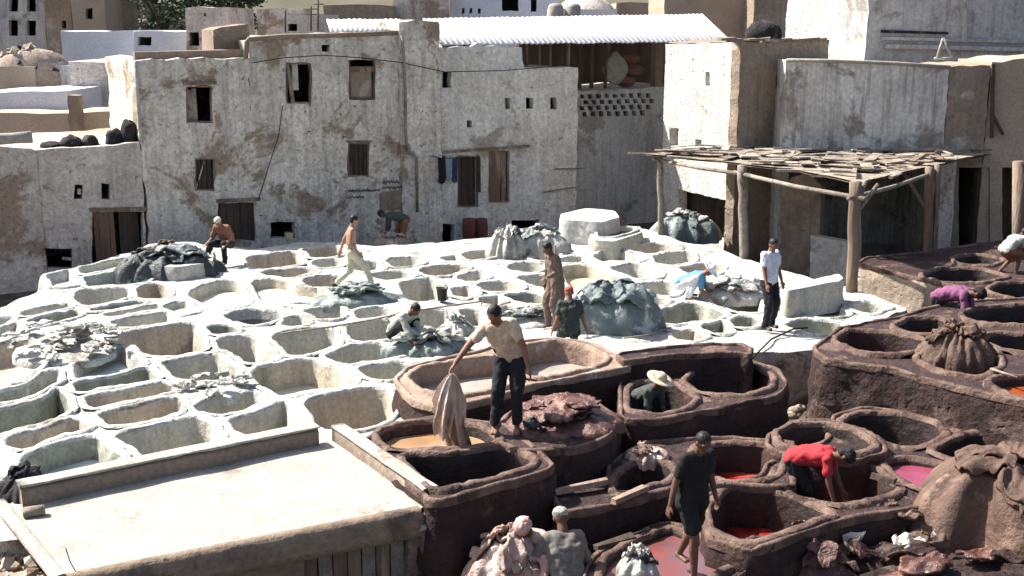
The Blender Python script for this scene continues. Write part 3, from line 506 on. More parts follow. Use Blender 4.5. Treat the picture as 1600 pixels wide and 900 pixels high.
# ---------------------------------------------------------------- walls with real openings
def rough_line(pts, step=0.3, j=0.02):
    out = []; n = len(pts)
    for i in range(n):
        a = pts[i]; b = pts[(i + 1) % n]; L = math.hypot(b[0] - a[0], b[1] - a[1]); k = max(1, int(L / step))
        for q in range(k):
            t = q / k; x = a[0] + (b[0] - a[0]) * t; y = a[1] + (b[1] - a[1]) * t
            out.append((x + R.uniform(-j, j), y + R.uniform(-j, j)))
    return out
def wall(name, label, pl, outl, holes, m, base=-1.4, depth=3.0, step=0.28, j=0.025, dis=0.03, cat='building', reveal=0.28, jm=None, px=True, back=True, topm=None):
    """outl: photo-measured outline without its foot, given left to right; holes: rectangles or polygons."""
    H = pl.hit if px else (lambda a, b: (a, b))
    o = [H(*p) for p in outl]; o = [(o[0][0], base)] + o + [(o[-1][0], base)]
    if area(o) < 0: o.reverse()
    o = rough_line(o, max(0.25, step), j)
    hs = []
    for h in holes:
        q = [(h[0], h[1]), (h[2], h[1]), (h[2], h[3]), (h[0], h[3])] if len(h) == 4 and not isinstance(h[0], tuple) else list(h)
        q = [H(*p) for p in q]
        if area(q) < 0: q.reverse()
        hs.append(rough_line(q, 0.22, j * 0.6))
    A, T = cdt(o, hs, step); bd = set((round(a, 4), round(b, 4)) for q in [o] + hs for a, b in q)
    V = []
    for a, b in A:
        dd = 0 if (round(a, 4), round(b, 4)) in bd else dis * 1.6 * fbm(a * 1.1 + pl.A.x, b * 1.1, pl.A.y, 4) + dis * 0.5 * noise.noise(Vector((a * 4, b * 4, 1)))
        V.append(pl.pt(a, b, dd))
    c = pl.pt((o[0][0] + o[len(o) // 2][0]) / 2, base, 0)
    e = empty(name, c, label, cat)
    # outward = +n; triangles are ccw in (u, z), whose normal is u x z = -n -> flip
    mesh('front_wall', V, [tuple(int(i) for i in t[::-1]) for t in T], m, e)
    n = len(o); V = [pl.pt(a, b, 0) for a, b in o] + [pl.pt(a, b, -depth) for a, b in o]
    Fc = [(i, (i + 1) % n, n + (i + 1) % n, n + i) for i in range(n)]
    if back: Fc.append(tuple(range(2 * n - 1, n - 1, -1)))
    mesh('outer_wall', V, Fc, topm or m, e, smooth=False)
    e['_h'] = 0
    del e['_h']
    jambs = []
    for q in hs:
        k = len(q); V = [pl.pt(a, b, 0.0) for a, b in q] + [pl.pt(a, b, -reveal) for a, b in q]
        jambs.append(mesh('window_opening', V, [((i + 1) % k, i, k + i, k + (i + 1) % k) for i in range(k)], jm or m, e, smooth=False))
    return e
def boards(pl, rect, n, m, parent, out=-0.1, t=0.035, name='plank', gap=0.012, px=True, skew=0.0):
    a0, z1 = pl.hit(rect[0], rect[1]) if px else rect[:2]; a1, z0 = pl.hit(rect[2], rect[3]) if px else rect[2:]
    w = (a1 - a0) / n; U = Matrix((pl.u, pl.n, Vector((0, 0, 1)))).transposed()
    for i in range(n):
        b = MB(); zz0 = z0 + R.uniform(-.02, .02); zz1 = z1 + R.uniform(-.02, .02) + skew * i
        b.box(pl.pt(a0 + w * (i + .5), (zz0 + zz1) / 2, out + R.uniform(-.008, .008)), (w - gap, t, zz1 - zz0), U, 0.006)
        b.build(name, m, parent, False)
def bar(pl, p0, p1, size, m, parent, name, out=0.0, px=True):
    a = pl.hit(*p0) if px else p0; b = pl.hit(*p1) if px else p1; A = pl.pt(a[0], a[1], out); B = pl.pt(b[0], b[1], out)
    d = (B - A).normalized(); n = pl.n; M = Matrix((d, n, d.cross(n))).transposed(); q = MB(); q.box((A + B) / 2, ((B - A).length, size, size), M, size * .08)
    return q.build(name, m, parent, False)
FA, FB = P(0, 452, -1.0), P(903, 352, -0.7)
FP = Plane(FA, FB)
# left low wall
u1 = wall('terrace_house', 'lowest whitewashed wall at the left edge with a pale yellow rounded parapet', Plane(FA, FB, .03), [(-120, 232), (-60, 226), (0, 228), (48, 232), (58, 236)], [], facadelow, depth=4)
b = MB(); pl = Plane(FA, FB, .1); b.tube([pl.pt(*pl.hit(x, y)) for x, y in ((-60, 219), (-10, 218), (22, 216), (50, 214))], [.13, .15, .14, .16], 10); b.build('parapet', roofslab, u1)
u2 = wall('terrace_house', 'low whitewashed house with two small windows above a brown door leaf', FP, [(58, 236), (90, 231), (130, 229), (180, 226), (218, 222)],
          [(116, 289, 129, 311), (158, 287, 172, 311), (144, 331, 223, 412), (68, 388, 113, 420)], facadelow, depth=5)
boards(FP, (145, 333, 184, 409), 4, reddoor, u2, -.08, name='door_plank')
b = MB(); p1 = FP.hit(186, 330); p2 = FP.hit(222, 405); U = Matrix((FP.u, FP.n, Vector((0, 0, 1)))).transposed()
b.box(FP.pt((p1[0] + p2[0]) / 2, (p1[1] + p2[1]) / 2, -.22), (p2[0] - p1[0], .05, p1[1] - p2[1]), U); b.build('doorway_shade', darkwood, u2, False)  # dark panel giving the open doorway its shade as colour
bar(FP, (122, 300), (127, 300), .14, lime, u2, 'shutter', -.12)
bar(FP, (98, 404), (112, 405), .07, lime, u2, 'plank', -.05)
bar(FP, (140, 328), (228, 326), .1, wood, u2, 'lintel', .0)
# rag and goods row on that roof
for i, (x, y, w, h, lb) in enumerate(((80, 226, 24, 5, 'flat black rag on the low roof, nearest the yellow parapet'), (110, 221, 24, 8, 'crumpled black bundle in the middle of the low roof edge'), (140, 219, 20, 8, 'black and grey sack on the low roof edge'), (178, 216, 22, 12, 'dark plastic heap left of the tall black pile'), (202, 213, 20, 22, 'tall black pile leaning on the corner of the higher house'))):
    p = Plane(FA, FB, .55); a, z = p.hit(x, y); c = p.pt(a, z - .05); s = w / 55.0; b = MB(); b.ball((0, 0, 0), (s * .62, .3, h / 50.0 + .05), n=18, m=12)
    for v in b.v: v *= 1 + .45 * fbm(v.x * 6 + i, v.y * 6, v.z * 6); v += c
    tag(b.build('rag_bundle', blackrag), lb, 'bundle', 'black goods on the low roof')
# tall left house
u3 = wall('tall_house', 'tall weathered house left of the drain with a crooked open window near its corner', FP, [(212, 96), (240, 94), (300, 92), (388, 90)],
          [(291, 134, 332, 192), (304, 247, 336, 298), (341, 317, 403, 376), (423, 348, 438, 372)][:3], facade, depth=5, j=.04)
bar(FP, (286, 131), (338, 129), .09, wood, u3, 'lintel', .03)
b = MB(); b.tube([FP.pt(*FP.hit(x, y), .02) for x, y in ((211, 97), (214, 140), (217, 180), (221, 222))], .05, 8); b.build('sunlit_corner_strip', lime, u3)  # added white strip: sunlight on the corner's side put into colour
bar(FP, (215, 88), (384, 84), .22, parapet, u3, 'parapet', -.6)
boards(FP, (293, 140, 311, 190), 2, greywood, u3, -.15, name='shutter_board')
boards(FP, (306, 249, 334, 297), 3, darkwood, u3, -.12, name='shutter_board')
boards(FP, (343, 320, 401, 376), 5, darkwood, u3, -.12, name='door_plank')
bar(FP, (338, 314), (406, 311), .1, wood, u3, 'lintel', .02)
bar(FP, (306, 298), (320, 252), .03, lime, u3, 'rag_strip', -.06)
p = Plane(FA, FB, .9); st = wall('roof_hut', 'small square plastered hut with rounded top on the roof of the tall left house', p, [(332, 46), (346, 41), (388, 38)], [], parapet, base=4.6, depth=1.4, cat='hut')
u4 = wall('tall_house', 'tall weathered house with two upper windows, one closed by a pale panel', FP, [(386, 64), (440, 59), (520, 57), (622, 52)],
          [(447, 98, 487, 162), (545, 94, 586, 156), (503, 70, 515, 81), (543, 223, 577, 276), (423, 347, 461, 372)], facade, depth=5, j=.04)
boards(FP, (548, 106, 583, 154), 1, parapet, u4, -.1, name='window_panel')
bar(FP, (547, 108), (584, 108), .16, reddoor, u4, 'window_rail', -.07)
for xx in (546, 585): bar(FP, (xx, 94), (xx, 156), .05, darkwood, u4, 'window_frame', -.03)
bar(FP, (546, 155), (586, 155), .05, darkwood, u4, 'window_frame', -.02)
bar(FP, (449, 100), (457, 160), .09, greywood, u4, 'shutter', .02); boards(FP, (458, 98, 470, 142), 1, facadewhite, u4, -.2, name='wall_pier')
boards(FP, (545, 225, 576, 275), 4, darkwood, u4, -.1, name='shutter_board')
bar(FP, (540, 221), (581, 221), .05, wood, u4, 'lintel', .01)
bar(FP, (438, 300), (444, 300), .12, brownwall, u4, 'hook', .02)
bar(FP, (446, 368), (457, 368), .2, l_yellow, u4, 'box', -.02)
ptop = MB(); ptop.tube([FP.pt(*FP.hit(x, y), .02) for x, y in ((384, 92), (385, 66), (388, 61), (440, 57), (520, 55), (580, 53), (622, 51))], .07, 8); ptop.build('parapet_edge', parapet, u4)
u5 = wall('wall_tower', 'narrow projecting wall pier that rises above its neighbours beside the drain', Plane(FA, FB, -.12), [(623, 36), (650, 32), (684, 33), (687, 40)], [], facade, depth=3, step=.25, cat='wall')
b = MB(); b.tube([FP.pt(*FP.hit(x, y), .2) for x, y in ((624, 55), (627, 90), (629, 140), (630, 205), (632, 235), (647, 245), (648, 330))], .045, 8); tag(b.build('drain_pipe', greywood), 'rusty drain pipe running down the facade next to the narrow pier', 'pipe')
u6 = wall('long_house', 'broad pale house right of the pier with laundry and two doors', FP, [(687, 74), (735, 72), (745, 67), (758, 71), (815, 74), (818, 106), (903, 105)],
          [(691, 113, 705, 137), (789, 153, 797, 170), (822, 153, 833, 170), (860, 152, 870, 171), (730, 188, 738, 199), (679, 244, 697, 283), (714, 243, 748, 324), (763, 235, 796, 317), (667, 350, 710, 383), (800, 344, 842, 362)], facadewhite, depth=5)
boards(FP, (766, 238, 793, 316), 3, reddoor, u6, -.1, name='door_plank'); boards(FP, (716, 246, 746, 323), 3, darkwood, u6, -.24, name='door_plank')
bar(FP, (672, 239), (826, 228), .07, wood, u6, 'lintel', .06); bar(FP, (747, 244), (748, 300), .07, darkwood, u6, 'door_post', .05)
bar(FP, (848, 300), (905, 291), .04, greywood, u6, 'ledge', .03); bar(FP, (866, 264), (912, 263), .04, greywood, u6, 'ledge', .03)
# facade cable
b = MB(); b.tube([FP.pt(*FP.hit(x, y), .22) for x, y in ((390, 98), (440, 90), (500, 86), (560, 90), (620, 97), (690, 112), (780, 110), (900, 100))], .014, 6); tag(b.build('cable', blackrag), 'thin sagging cable strung across the upper facade', 'cable')
b = MB(); b.tube([FP.pt(*FP.hit(x, y), .1) for x, y in ((440, 165), (434, 210), (415, 270), (402, 312))], .014, 6); tag(b.build('cable', blackrag), 'thin cable dropping obliquely from the open window to the dark door', 'cable')
# laundry
ln = MB(); ln.tube([FP.pt(*FP.hit(x, y), .16) for x, y in ((668, 243), (690, 247), (716, 245))], .01, 5); tag(ln.build('clothes_line', blackrag), 'short clothes line between the small window and the dark door', 'line')
for (x0, x1, y1, c, lb) in ((681, 692, 286, (.02, .02, .025), 'black trousers hanging on the clothes line'), (692, 703, 280, (.28, .33, .40), 'pale blue shirt hanging on the clothes line'), (702, 712, 284, (.05, .07, .11), 'navy trousers hanging on the clothes line beside the door')):
    m_ = plain('cloth_' + lb.split()[0] + str(x0), c); V = []; a0, z1 = FP.hit(x0, 246); a1, z0 = FP.hit(x1, y1)
    for r in range(9):
        for i in range(9):
            t = r / 8; k = i / 8; w = 1 - .15 * math.sin(t * 3); V.append(FP.pt((a0 + a1) / 2 + (k - .5) * (a1 - a0) * w, z1 + (z0 - z1) * t + .03 * math.sin(k * 9), .16 + .035 * math.sin(k * 14 + t * 2)))
    me = [(r * 9 + i, r * 9 + i + 1, (r + 1) * 9 + i + 1, (r + 1) * 9 + i) for r in range(8) for i in range(8)]
    V2 = V + [v - FP.n * .02 for v in V]; me2 = me + [tuple(q + 81 for q in f[::-1]) for f in me]
    tag(mesh('garment', V2, me2, m_), lb, 'laundry', 'laundry on the facade')
# painted scrawl on the facade
gr = MB(); rs = random.Random(5)
def scrawl(x, y, n, w, h, t=.013):
    for i in range(n):
        cx = x + i * w; pts = []
        for k in range(6): pts.append((cx + (k / 5) * w * .95, y + math.sin(k * 1.9 + i * 2.3) * h * rs.uniform(.3, 1.0) - i * .15))
        gr.tube([FP.pt(*FP.hit(*p), .055) for p in pts], t, 5)
scrawl(597, 284, 4, 6.5, 4); scrawl(543, 298, 8, 6.2, 3.6); scrawl(596, 293, 7, 7, 3.2); scrawl(545, 308, 3, 8, 2.5)
tag(gr.build('graffiti', plain('black_wall_paint', (.03, .03, .03))), 'black handwritten scrawl on the wall above the bending man', 'graffiti')
# barrels/dark pile by the second cellar
for i, (x, y, lb) in enumerate(((733, 352, 'dull red barrel in the shade below the brown door, left one'), (752, 350, 'dull red barrel in the shade below the brown door, right one'))):
    c = Plane(FA, FB, -.35); a, z = c.hit(x, 372); q = c.pt(a, z); b = MB(); b.tube([q + Vector((0, 0, h)) for h in (0, .02, .15, .3, .45, .6, .62)], [.16, .19, .2, .215, .2, .19, .15], 16); tag(b.build('barrel', plain('faded_red_barrel', (.16, .055, .045))), lb, 'barrel', 'barrels against the facade')
# niche block beneath graffiti
nb = wall('niche_hood', 'eroded brick niche hood in the wall under the scrawl', Plane(FA, FB, -.1), [(596, 304), (600, 299), (632, 298), (640, 306)], [], brownwall, base=FP.hit(620, 326)[1], depth=.3, step=.12, cat='niche', j=.03)
# ---------------------------------------------------------------- recess with lattice parapet and covered gallery
RP = Plane(FA, FB, 1.6)
lat = []
for r_, (y0, y1) in enumerate(((148, 154), (157, 163), (166, 172), (175, 182))):
    for i in range(9 if r_ < 3 else 8):
        x = 909 + i * 12.9 + (6 if r_ % 2 else 0) - (2 if r_ > 2 else 0)
        if x > 1022: continue
        yo = .25 * (x - 905) / 12; lat.append([(x - 3.6, y0 - yo - .4), (x + 3.4, y0 - yo - .4), (x + 4.4, y1 - yo + .4), (x - 2.4, y1 - yo + .4)])
u7 = wall('gallery_house', 'shaded grey wall in the recess with a pierced lattice parapet', RP, [(898, 143), (960, 140), (1066, 134)], lat, facadegrey, depth=4, reveal=.2, step=.22)
# gallery interior: back wall, posts, things, lintel
GP = Plane(FA, FB, 6.2); gw = wall('gallery_back_wall', 'darkened back wall inside the covered gallery under the white roof', GP, [(812, 60), (1062, 60)], [], darkwood, base=2.2, depth=.3, cat='wall')  # dark material carries the gallery's shade in its colour
RP2 = Plane(FA, FB, 1.9)
for x, w, lb in ((823, .07, 'first'), (843, .07, ''), (860, .07, ''), (888, .09, ''), (906, .11, ''), (925, .1, ''), (947, .08, ''), (1027, .3, '')):
    b = MB(); a, z1 = RP2.hit(x, 66); _, z0 = RP2.hit(x, 106 if x < 900 else 138); b.box(RP2.pt(a, (z0 + z1) / 2), (w, w, z1 - z0), Matrix((RP2.u, RP2.n, Vector((0, 0, 1)))).transposed(), .01)
    tag(b.build('gallery_post', parapet if w > .2 else (darkwood if x > 900 else parapet), None, False), {823: 'leftmost thin post of the roof gallery above the broad pale house', 843: 'second thin post of the roof gallery above the broad pale house', 860: 'third thin post of the roof gallery above the broad pale house', 888: 'fourth thin post of the gallery just left of the recess', 906: 'dark post at the left corner of the covered gallery', 925: 'dark post second from the left corner of the covered gallery', 947: 'dark thin post left of the hanging grey sheet', 1027: 'thick pale masonry post at the right end of the covered gallery'}[x], 'post', 'posts of the covered gallery')
b = MB(); a, z0 = RP2.hit(968, 134); V = []
for r in range(14):
    t = r / 13; w = (.08 + .42 * math.sin(math.pi * min(1, t * 1.05)) ** .8)
    for k in range(16):
        an = 2 * math.pi * k / 16; V.append(RP2.pt(a + math.cos(an) * w * (1 + .1 * math.sin(5 * an)), z0 + 1.15 * t, -.3 + math.sin(an) * .16 * w * 2))
mesh_o = mesh('hanging_sheet', V, [(r * 16 + k, r * 16 + (k + 1) % 16, (r + 1) * 16 + (k + 1) % 16, (r + 1) * 16 + k) for r in range(13) for k in range(16)] + [tuple(range(15, -1, -1)), tuple(range(13 * 16, 14 * 16))], plain('grey_canvas', (.36, .34, .31)))
tag(mesh_o, 'big pointed grey canvas bundle standing in the covered gallery', 'bundle')
b = MB()
for x, y, w in ((990, 128, .25), (1003, 110, .3), (1000, 92, .22)):
    a, z = RP2.hit(x, y); b.ball(RP2.pt(a, z, -.5), (w * 1.4, .25, w * .8))
tag(b.build('cloth_stack', plain('rust_cloth', (.24, .13, .09))), 'stack of rust brown cloth bundles in the covered gallery', 'bundle')
# white corrugated roof
def sheet_roof(label, c4, ncor, nparts, m, name='sheet_roof', amp=.013):
    """c4: far left, far right, near right, near left corners in metres."""
    e = empty(name, c4[3], label, 'roof'); a, b_, c, d = [Vector(q) for q in c4]
    for s in range(nparts):
        V = []; nx = ncor * 6 // nparts
        for r in range(3):
            for i in range(nx + 1):
                t = (s + i / nx * 1.0) / nparts; q = (a.lerp(b_, t)).lerp(d.lerp(c, t), r / 2)
                q = q + Vector((0, 0, amp * math.sin((s * nx + i) / 6 * 2 * math.pi) + .012 * (s % 2) + (.02 * fbm(q.x, q.y, s) if r else 0))); V.append(q)
            if r == 2:
                for i in range(nx + 1): V[-1 - i] += (d - a).normalized() * .06 * noise.noise(Vector((s * 3.3, i // 6, 0)))
        k = nx + 1; Fc = [(r * k + i, r * k + i + 1, (r + 1) * k + i + 1, (r + 1) * k + i) for r in range(2) for i in range(nx)]
        V2 = V + [v - Vector((0, 0, .03)) for v in V]; q = len(V); Fc2 = Fc + [tuple(j + q for j in f[::-1]) for f in Fc] + [(2 * k + i, 2 * k + i + 1, q + 2 * k + i + 1, q + 2 * k + i) for i in range(nx)]
        mesh('roof_sheet', V2, Fc2, m, e)
    return e
N0 = Plane(FA, FB, .2); N1 = Plane(FA, FB, 6.5)
def pp(pl, x, y): a, z = pl.hit(x, y); return pl.pt(a, z)
sheet_roof('large bright white corrugated sheet roof over the gallery', [pp(N1, 660, 29), pp(N1, 1097, 22), pp(N0, 1142, 64), pp(N0, 688, 69)], 60, 14, zinc)
sheet_roof('small bright white roof patch left of the narrow pier', [pp(Plane(FA, FB, 4), 510, 30), pp(Plane(FA, FB, 4), 625, 30), pp(Plane(FA, FB, .6), 624, 46), pp(Plane(FA, FB, .6), 516, 49)], 14, 4, zinc)
# ---------------------------------------------------------------- right group of houses
C8 = P(1158, 385, -.5); L8 = P(1052, 351, -.5); R8 = P(1240, 374, -.5)
W8a = Plane(L8, C8); W8b = Plane(C8, R8)
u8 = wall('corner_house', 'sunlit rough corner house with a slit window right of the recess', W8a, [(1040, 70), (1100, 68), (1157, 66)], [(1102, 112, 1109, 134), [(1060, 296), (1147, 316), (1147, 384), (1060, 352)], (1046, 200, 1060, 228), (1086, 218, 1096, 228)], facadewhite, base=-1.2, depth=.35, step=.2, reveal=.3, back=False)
u8b = wall('corner_house', 'brown shaded front of the corner house with one slit opening', W8b, [(1157.5, 66), (1200, 66), (1296, 62)], [(1212, 116, 1219, 136)], brownwall, base=-1.2, depth=.35, step=.25)  # browner than the sunlit flank, with shade put into the colour
b = MB()
for i in range(14):
    q = W8b.pt(*W8b.hit(1140 + i * 11, 64 + R.uniform(-1, 1)), -.1); b.box(q + Vector((0, 0, .03)), (.42, .25, .08), Matrix.Rotation(R.uniform(-.3, .3), 3, 'Z'), .03)
b.build('coping', parapet, u8b, False)
q = P(1170, 340, 3.0); rb = MB(); rb.v = []; V = [W8a.pt(*W8a.hit(1040, 68), -.3), W8a.pt(*W8a.hit(1158, 65), -.3), W8b.pt(*W8b.hit(1296, 62), -.3)]
V += [v + Vector((0, 6, 0)) for v in V]; mesh('roof', V, [(0, 1, 4, 3), (1, 2, 5, 4)], parapet, u8b, False)
V = [W8a.pt(W8a.hit(1052, 100)[0], -1, 0) + Vector((0, .4, 0)), W8b.pt(W8b.hit(1290, 100)[0], -1, -.4)]
bw = wall('shade_wall', 'added dark wall giving the shade inside the undercroft of the sunlit corner house', Plane(L8 + Vector((.5, .1, 0)), R8 + Vector((.2, .5, 0))), [(1040, 280), (1250, 280)], [], darkwood, base=-1.2, depth=.3, cat='wall')  # added wall, its dark colour stands in for the undercroft's shade
# stained walls
Q1, Q2 = D(1228, 200, 32.2), D(1484, 200, 32.2); W9 = Plane(Q1, Q2)
u9 = wall('stained_house', 'house with rain streaked upper wall and dark bays below, behind the awning', W9, [(1228, 95), (1300, 96), (1400, 101), (1484, 105)],
          [(1232, 262, 1334, 392), (1346, 250, 1458, 412)], stained, base=-1.0, depth=3.5, step=.25, reveal=.4, jm=brownwall)
cp = MB(); cp.tube([W9.pt(*W9.hit(x, y), .03) for x, y in ((1229, 94), (1300, 95), (1400, 99), (1484, 105))], .05, 8); cp.build('coping', roofslab, u9)
Q3 = D(1700, 200, 31.8); W10 = Plane(W9.pt(W9.hit(1484, 200)[0], 0), Q3)
u10 = wall('stained_house', 'brown streaked wall right of the rain streaked one with a black crack', W10, [(1484.5, 104), (1549, 101)], [(1498, 262, 1546, 400)], brownwall, base=-1.0, depth=3.5, step=.25, reveal=.4)
W11 = Plane(W9.pt(W9.hit(1484, 200)[0], 0), Q3, .05)
u11 = wall('stained_house', 'yellowish adobe wall at the right edge behind the awning', W11, [(1550, 98), (1600, 92), (1700, 90)], [(1566, 262, 1640, 395)], orangewall, base=-1.0, depth=3.5, step=.25, reveal=.4)
bar(W10, (1551, 100), (1549, 215), .09, darkwood, u11, 'drain_pipe', .05); bar(W10, (1551, 180), (1566, 210), .07, darkwood, u11, 'brace', .05)
for (pl_, x0, x1) in ((W9, 1346, 1450),):
    pass
# tower behind
T0 = D(1235, 80, 41); T1 = D(1362, 80, 37); T2 = D(1660, 80, 38.5)
TA, TB = Plane(T0, T1), Plane(T1, T2)
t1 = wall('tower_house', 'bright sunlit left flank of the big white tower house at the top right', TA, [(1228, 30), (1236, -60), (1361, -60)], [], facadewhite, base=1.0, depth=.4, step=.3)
t2 = wall('tower_house', 'shaded blue grey front of the big tower house at the top right', TB, [(1361.5, -60), (1660, -60)], [], facadegrey, base=1.0, depth=5, step=.35)  # greyer than the sunlit flank: the front's shade is in its colour
bar(TB, (1376, 49), (1480, 52), .08, blackrag, t2, 'ledge', .04); bar(TB, (1376, 60), (1640, 66), .1, facadegrey, t2, 'ledge', .08); bar(TB, (1380, 72), (1640, 78), .12, facadegrey, t2, 'ledge', .12)
bar(TB, (1504, -20), (1503, 60), .14, facadegrey, t2, 'pilaster', .05)
b = MB()
for (x, y), (x2, y2) in (((1484, 60), (1474, 92)), ((1484, 60), (1500, 92)), ((1470, 92), (1506, 92))):
    b.tube([W9.pt(*W9.hit(x, y), -.5), W9.pt(*W9.hit(x2, y2), -.5)], .035, 6)
tag(b.build('trestle', roofslab), 'small pale A shaped trestle on the roof edge at the top right', 'trestle')
# dark tent hole on roof
b = MB(); b.ball(W8b.pt(*W8b.hit(1240, 55), -1.2), (.55, .4, .45)); 
for v in b.v: v += Vector((0, 0, .2 * fbm(v.x * 3, v.y * 3, v.z * 3)))
tag(b.build('tarpaulin', blackrag), 'dark crumpled tarpaulin on the roof of the corner house', 'tarpaulin')
# ---------------------------------------------------------------- background houses up the hill
def bld(label, x0, x1, yt, yb, dist, depth, m, holes=(), name='hill_house', cat='building', slope=0.0, step=.6, reveal=.4, turn=0.0):
    A = D((x0 + x1) / 2, yb, dist); w = (x1 - x0) / F * dist
    A0 = Vector((A.x - w / 2 * math.cos(turn), dist - w / 2 * math.sin(turn), 0)); B0 = Vector((A.x + w / 2 * math.cos(turn), dist + w / 2 * math.sin(turn), 0))
    p = Plane(A0, B0); base = p.hit((x0 + x1) / 2, yb)[1]
    return p, wall(name, label, p, [(x0, yt), (x1, yt + slope)], holes, m, base=base - 1.5, depth=depth, step=step, j=.04, dis=.05, reveal=reveal, cat=cat)
bld('dark grey distant house front at the top left corner', -60, 62, -60, 96, 74, 10, facadegrey, [(14, -10, 28, 18), (42, -10, 56, 18), (14, 32, 28, 56), (42, 32, 56, 56)])
bld('narrow brown distant house with one small dark window beside the grey one', 63, 105, -60, 100, 71, 9, brownwall, [(96, 32, 103, 44)])
bld('orange ochre distant house with a single window', 105, 158, -60, 62, 69, 8, orangewall, [(134, 13, 144, 30)])
bld('brown distant house wall left of the trees', 158, 232, -60, 56, 72, 8, brownwall)
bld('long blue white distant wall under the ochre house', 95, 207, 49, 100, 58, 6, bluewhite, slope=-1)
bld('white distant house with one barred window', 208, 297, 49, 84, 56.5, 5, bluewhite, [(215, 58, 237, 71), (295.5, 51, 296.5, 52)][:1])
bld('pale beige distant house behind the roof hut', 288, 352, 11, 90, 55, 6, facadelow, [(296, 51, 311, 71), (318, 20, 322, 25)])
bld('pinkish distant wall below the rubble pile at the left', -60, 54, 103, 156, 46, 7, orangewall)
bld('grey plaster distant wall with a ragged top', 54, 110, 101, 152, 46.4, 7, facadegrey)
bld('largest grey white garden wall left of the tall house', 108, 214, 97, 172, 45, 7, facadelow)
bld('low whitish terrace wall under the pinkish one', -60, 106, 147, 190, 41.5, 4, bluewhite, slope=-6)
bld('pinkish lowest terrace wall behind the low roof', -30, 216, 178, 238, 39.5, 3, orangewall, slope=-4)
bld('small plastered pillar in the middle of the terrace walls', 104, 121, 150, 186, 39.0, .5, parapet, cat='pillar', name='garden_pillar', step=.2)
bld('beige distant house above the second tall house', 400, 448, 14, 66, 52, 6, facadelow)
bld('low beige distant house with a dark vent left of the white roof patch', 446, 497, 22, 62, 50, 6, facadelow, [(450, 37, 464, 48)])
bld('flat grey distant house front with ribbed top behind the roof patch', 505, 612, 8, 40, 60, 6, brownwall)
bld('greyish distant block with a dome shaped stain left of the white house', 612, 700, -20, 44, 62, 6, facadelow)
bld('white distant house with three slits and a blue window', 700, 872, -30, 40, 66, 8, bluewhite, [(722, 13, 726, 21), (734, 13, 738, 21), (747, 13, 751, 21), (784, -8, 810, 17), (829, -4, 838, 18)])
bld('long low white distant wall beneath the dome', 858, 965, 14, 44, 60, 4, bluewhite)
bld('brown distant wall behind the end of the white roof', 1040, 1236, -40, 80, 52, 6, orangewall, slope=0)
bld('dark brown distant wall beside the bright tower flank', 1180, 1240, -40, 80, 50, 3, brownwall)
bld('shaded beige distant house right of the dome', 962, 1046, 4, 50, 63, 5, orangewall)
c = D(915, 16, 62); b = MB(); b.ball(c - Vector((0, 0, .6)), (1.7, 1.7, 1.4), n=32, m=16); tag(b.build('dome', facadelow), 'low pale dome on the skyline above the white sheet roof', 'dome')
for x, lb in ((868, 'left of two white roof tanks in front of the dome'), (895, 'right of two white roof tanks in front of the dome')):
    c = D(x, 30, 50); b = MB(); b.tube([c + Vector((0, 0, h)) for h in (-.5, -.45, .5, .62, .66)], [.28, .33, .33, .25, .05], 16); tag(b.build('roof_tank', roofslab), lb, 'tank', 'white roof tanks')
# rubble pile at left
c = D(45, 100, 47); pile = empty('rubble_pile', c - Vector((0, 0, .5)), 'pile of broken stones and rags on the terrace at the upper left', 'rubble'); b = MB(); b.ball(c + Vector((0, 0, -.6)), (1.9, 1.0, 1.2), n=24, m=12)
for v in b.v: v += Vector((0, 0, .3 * fbm(v.x, v.y, v.z)))
b.build('mound', stone, pile)
for i in range(70):
    an = R.uniform(0, 6.28); r = R.random() ** .6; q = c + Vector((1.8 * r * math.cos(an), -.8 * abs(math.sin(an)) * r, .55 - 1.0 * r * r + R.uniform(0, .1))); b = MB(); b.box((0, 0, 0), (R.uniform(.12, .34),) * 3, None, .05); M = Matrix.Rotation(R.uniform(0, 3), 3, Vector((R.random(), R.random(), R.random())))
    b.v = [M @ v + q for v in b.v]; b.build('stone', R.choice([stone, orangewall, roofslab, blackrag]), pile, False)
# trees behind
leafm = mat('dark_foliage', (.045, .07, .03), (.03, .05, .022), (.07, .10, .045), sc=1.2, bump=0.0, rough=.7)
leafm2 = mat('dark_trunk', (.07, .055, .04), bump=.5)
def tree(x, y, dist, w, h, label, n=2600, seed=1):
    c = D(x, y, dist); rs = random.Random(seed); e = empty('tree', c - Vector((0, 0, h)), label, 'tree'); b = MB()
    b.tube([c - Vector((0, 0, h)), c - Vector((.1, 0, h * .4)), c + Vector((.1, 0, h * .2))], [.3, .2, .08], 8)
    for k in range(6):
        a = k * 1.05; b.tube([c - Vector((0, 0, h * .35)), c + Vector((math.cos(a) * w * .25, math.sin(a) * w * .25, h * .05)), c + Vector((math.cos(a) * w * .42, math.sin(a) * w * .4, h * .3))], [.12, .07, .03], 6)
    b.build('trunk', leafm2, e); b = MB(); cl = [(rs.uniform(-.5, .5) * w, rs.uniform(-.4, .4) * w, rs.uniform(-.45, .5) * h, rs.uniform(.16, .3) * w) for _ in range(16)]
    for i in range(n):
        q = rs.choice(cl); d = Vector((rs.gauss(0, 1), rs.gauss(0, 1), rs.gauss(0, 1))).normalized() * q[3] * rs.uniform(.6, 1.05); p = c + Vector(q[:3]) + d; s = rs.uniform(.07, .17)
        a = Vector((rs.uniform(-1, 1), rs.uniform(-1, 1), rs.uniform(-.5, .5))).normalized(); bb = a.orthogonal().normalized(); k = len(b.v)
        b.v += [p + a * s, p + bb * s * .5, p - a * s, p - bb * s * .5]; b.f.append((k, k + 1, k + 2, k + 3))
    b.build('crown', leafm, e, False)
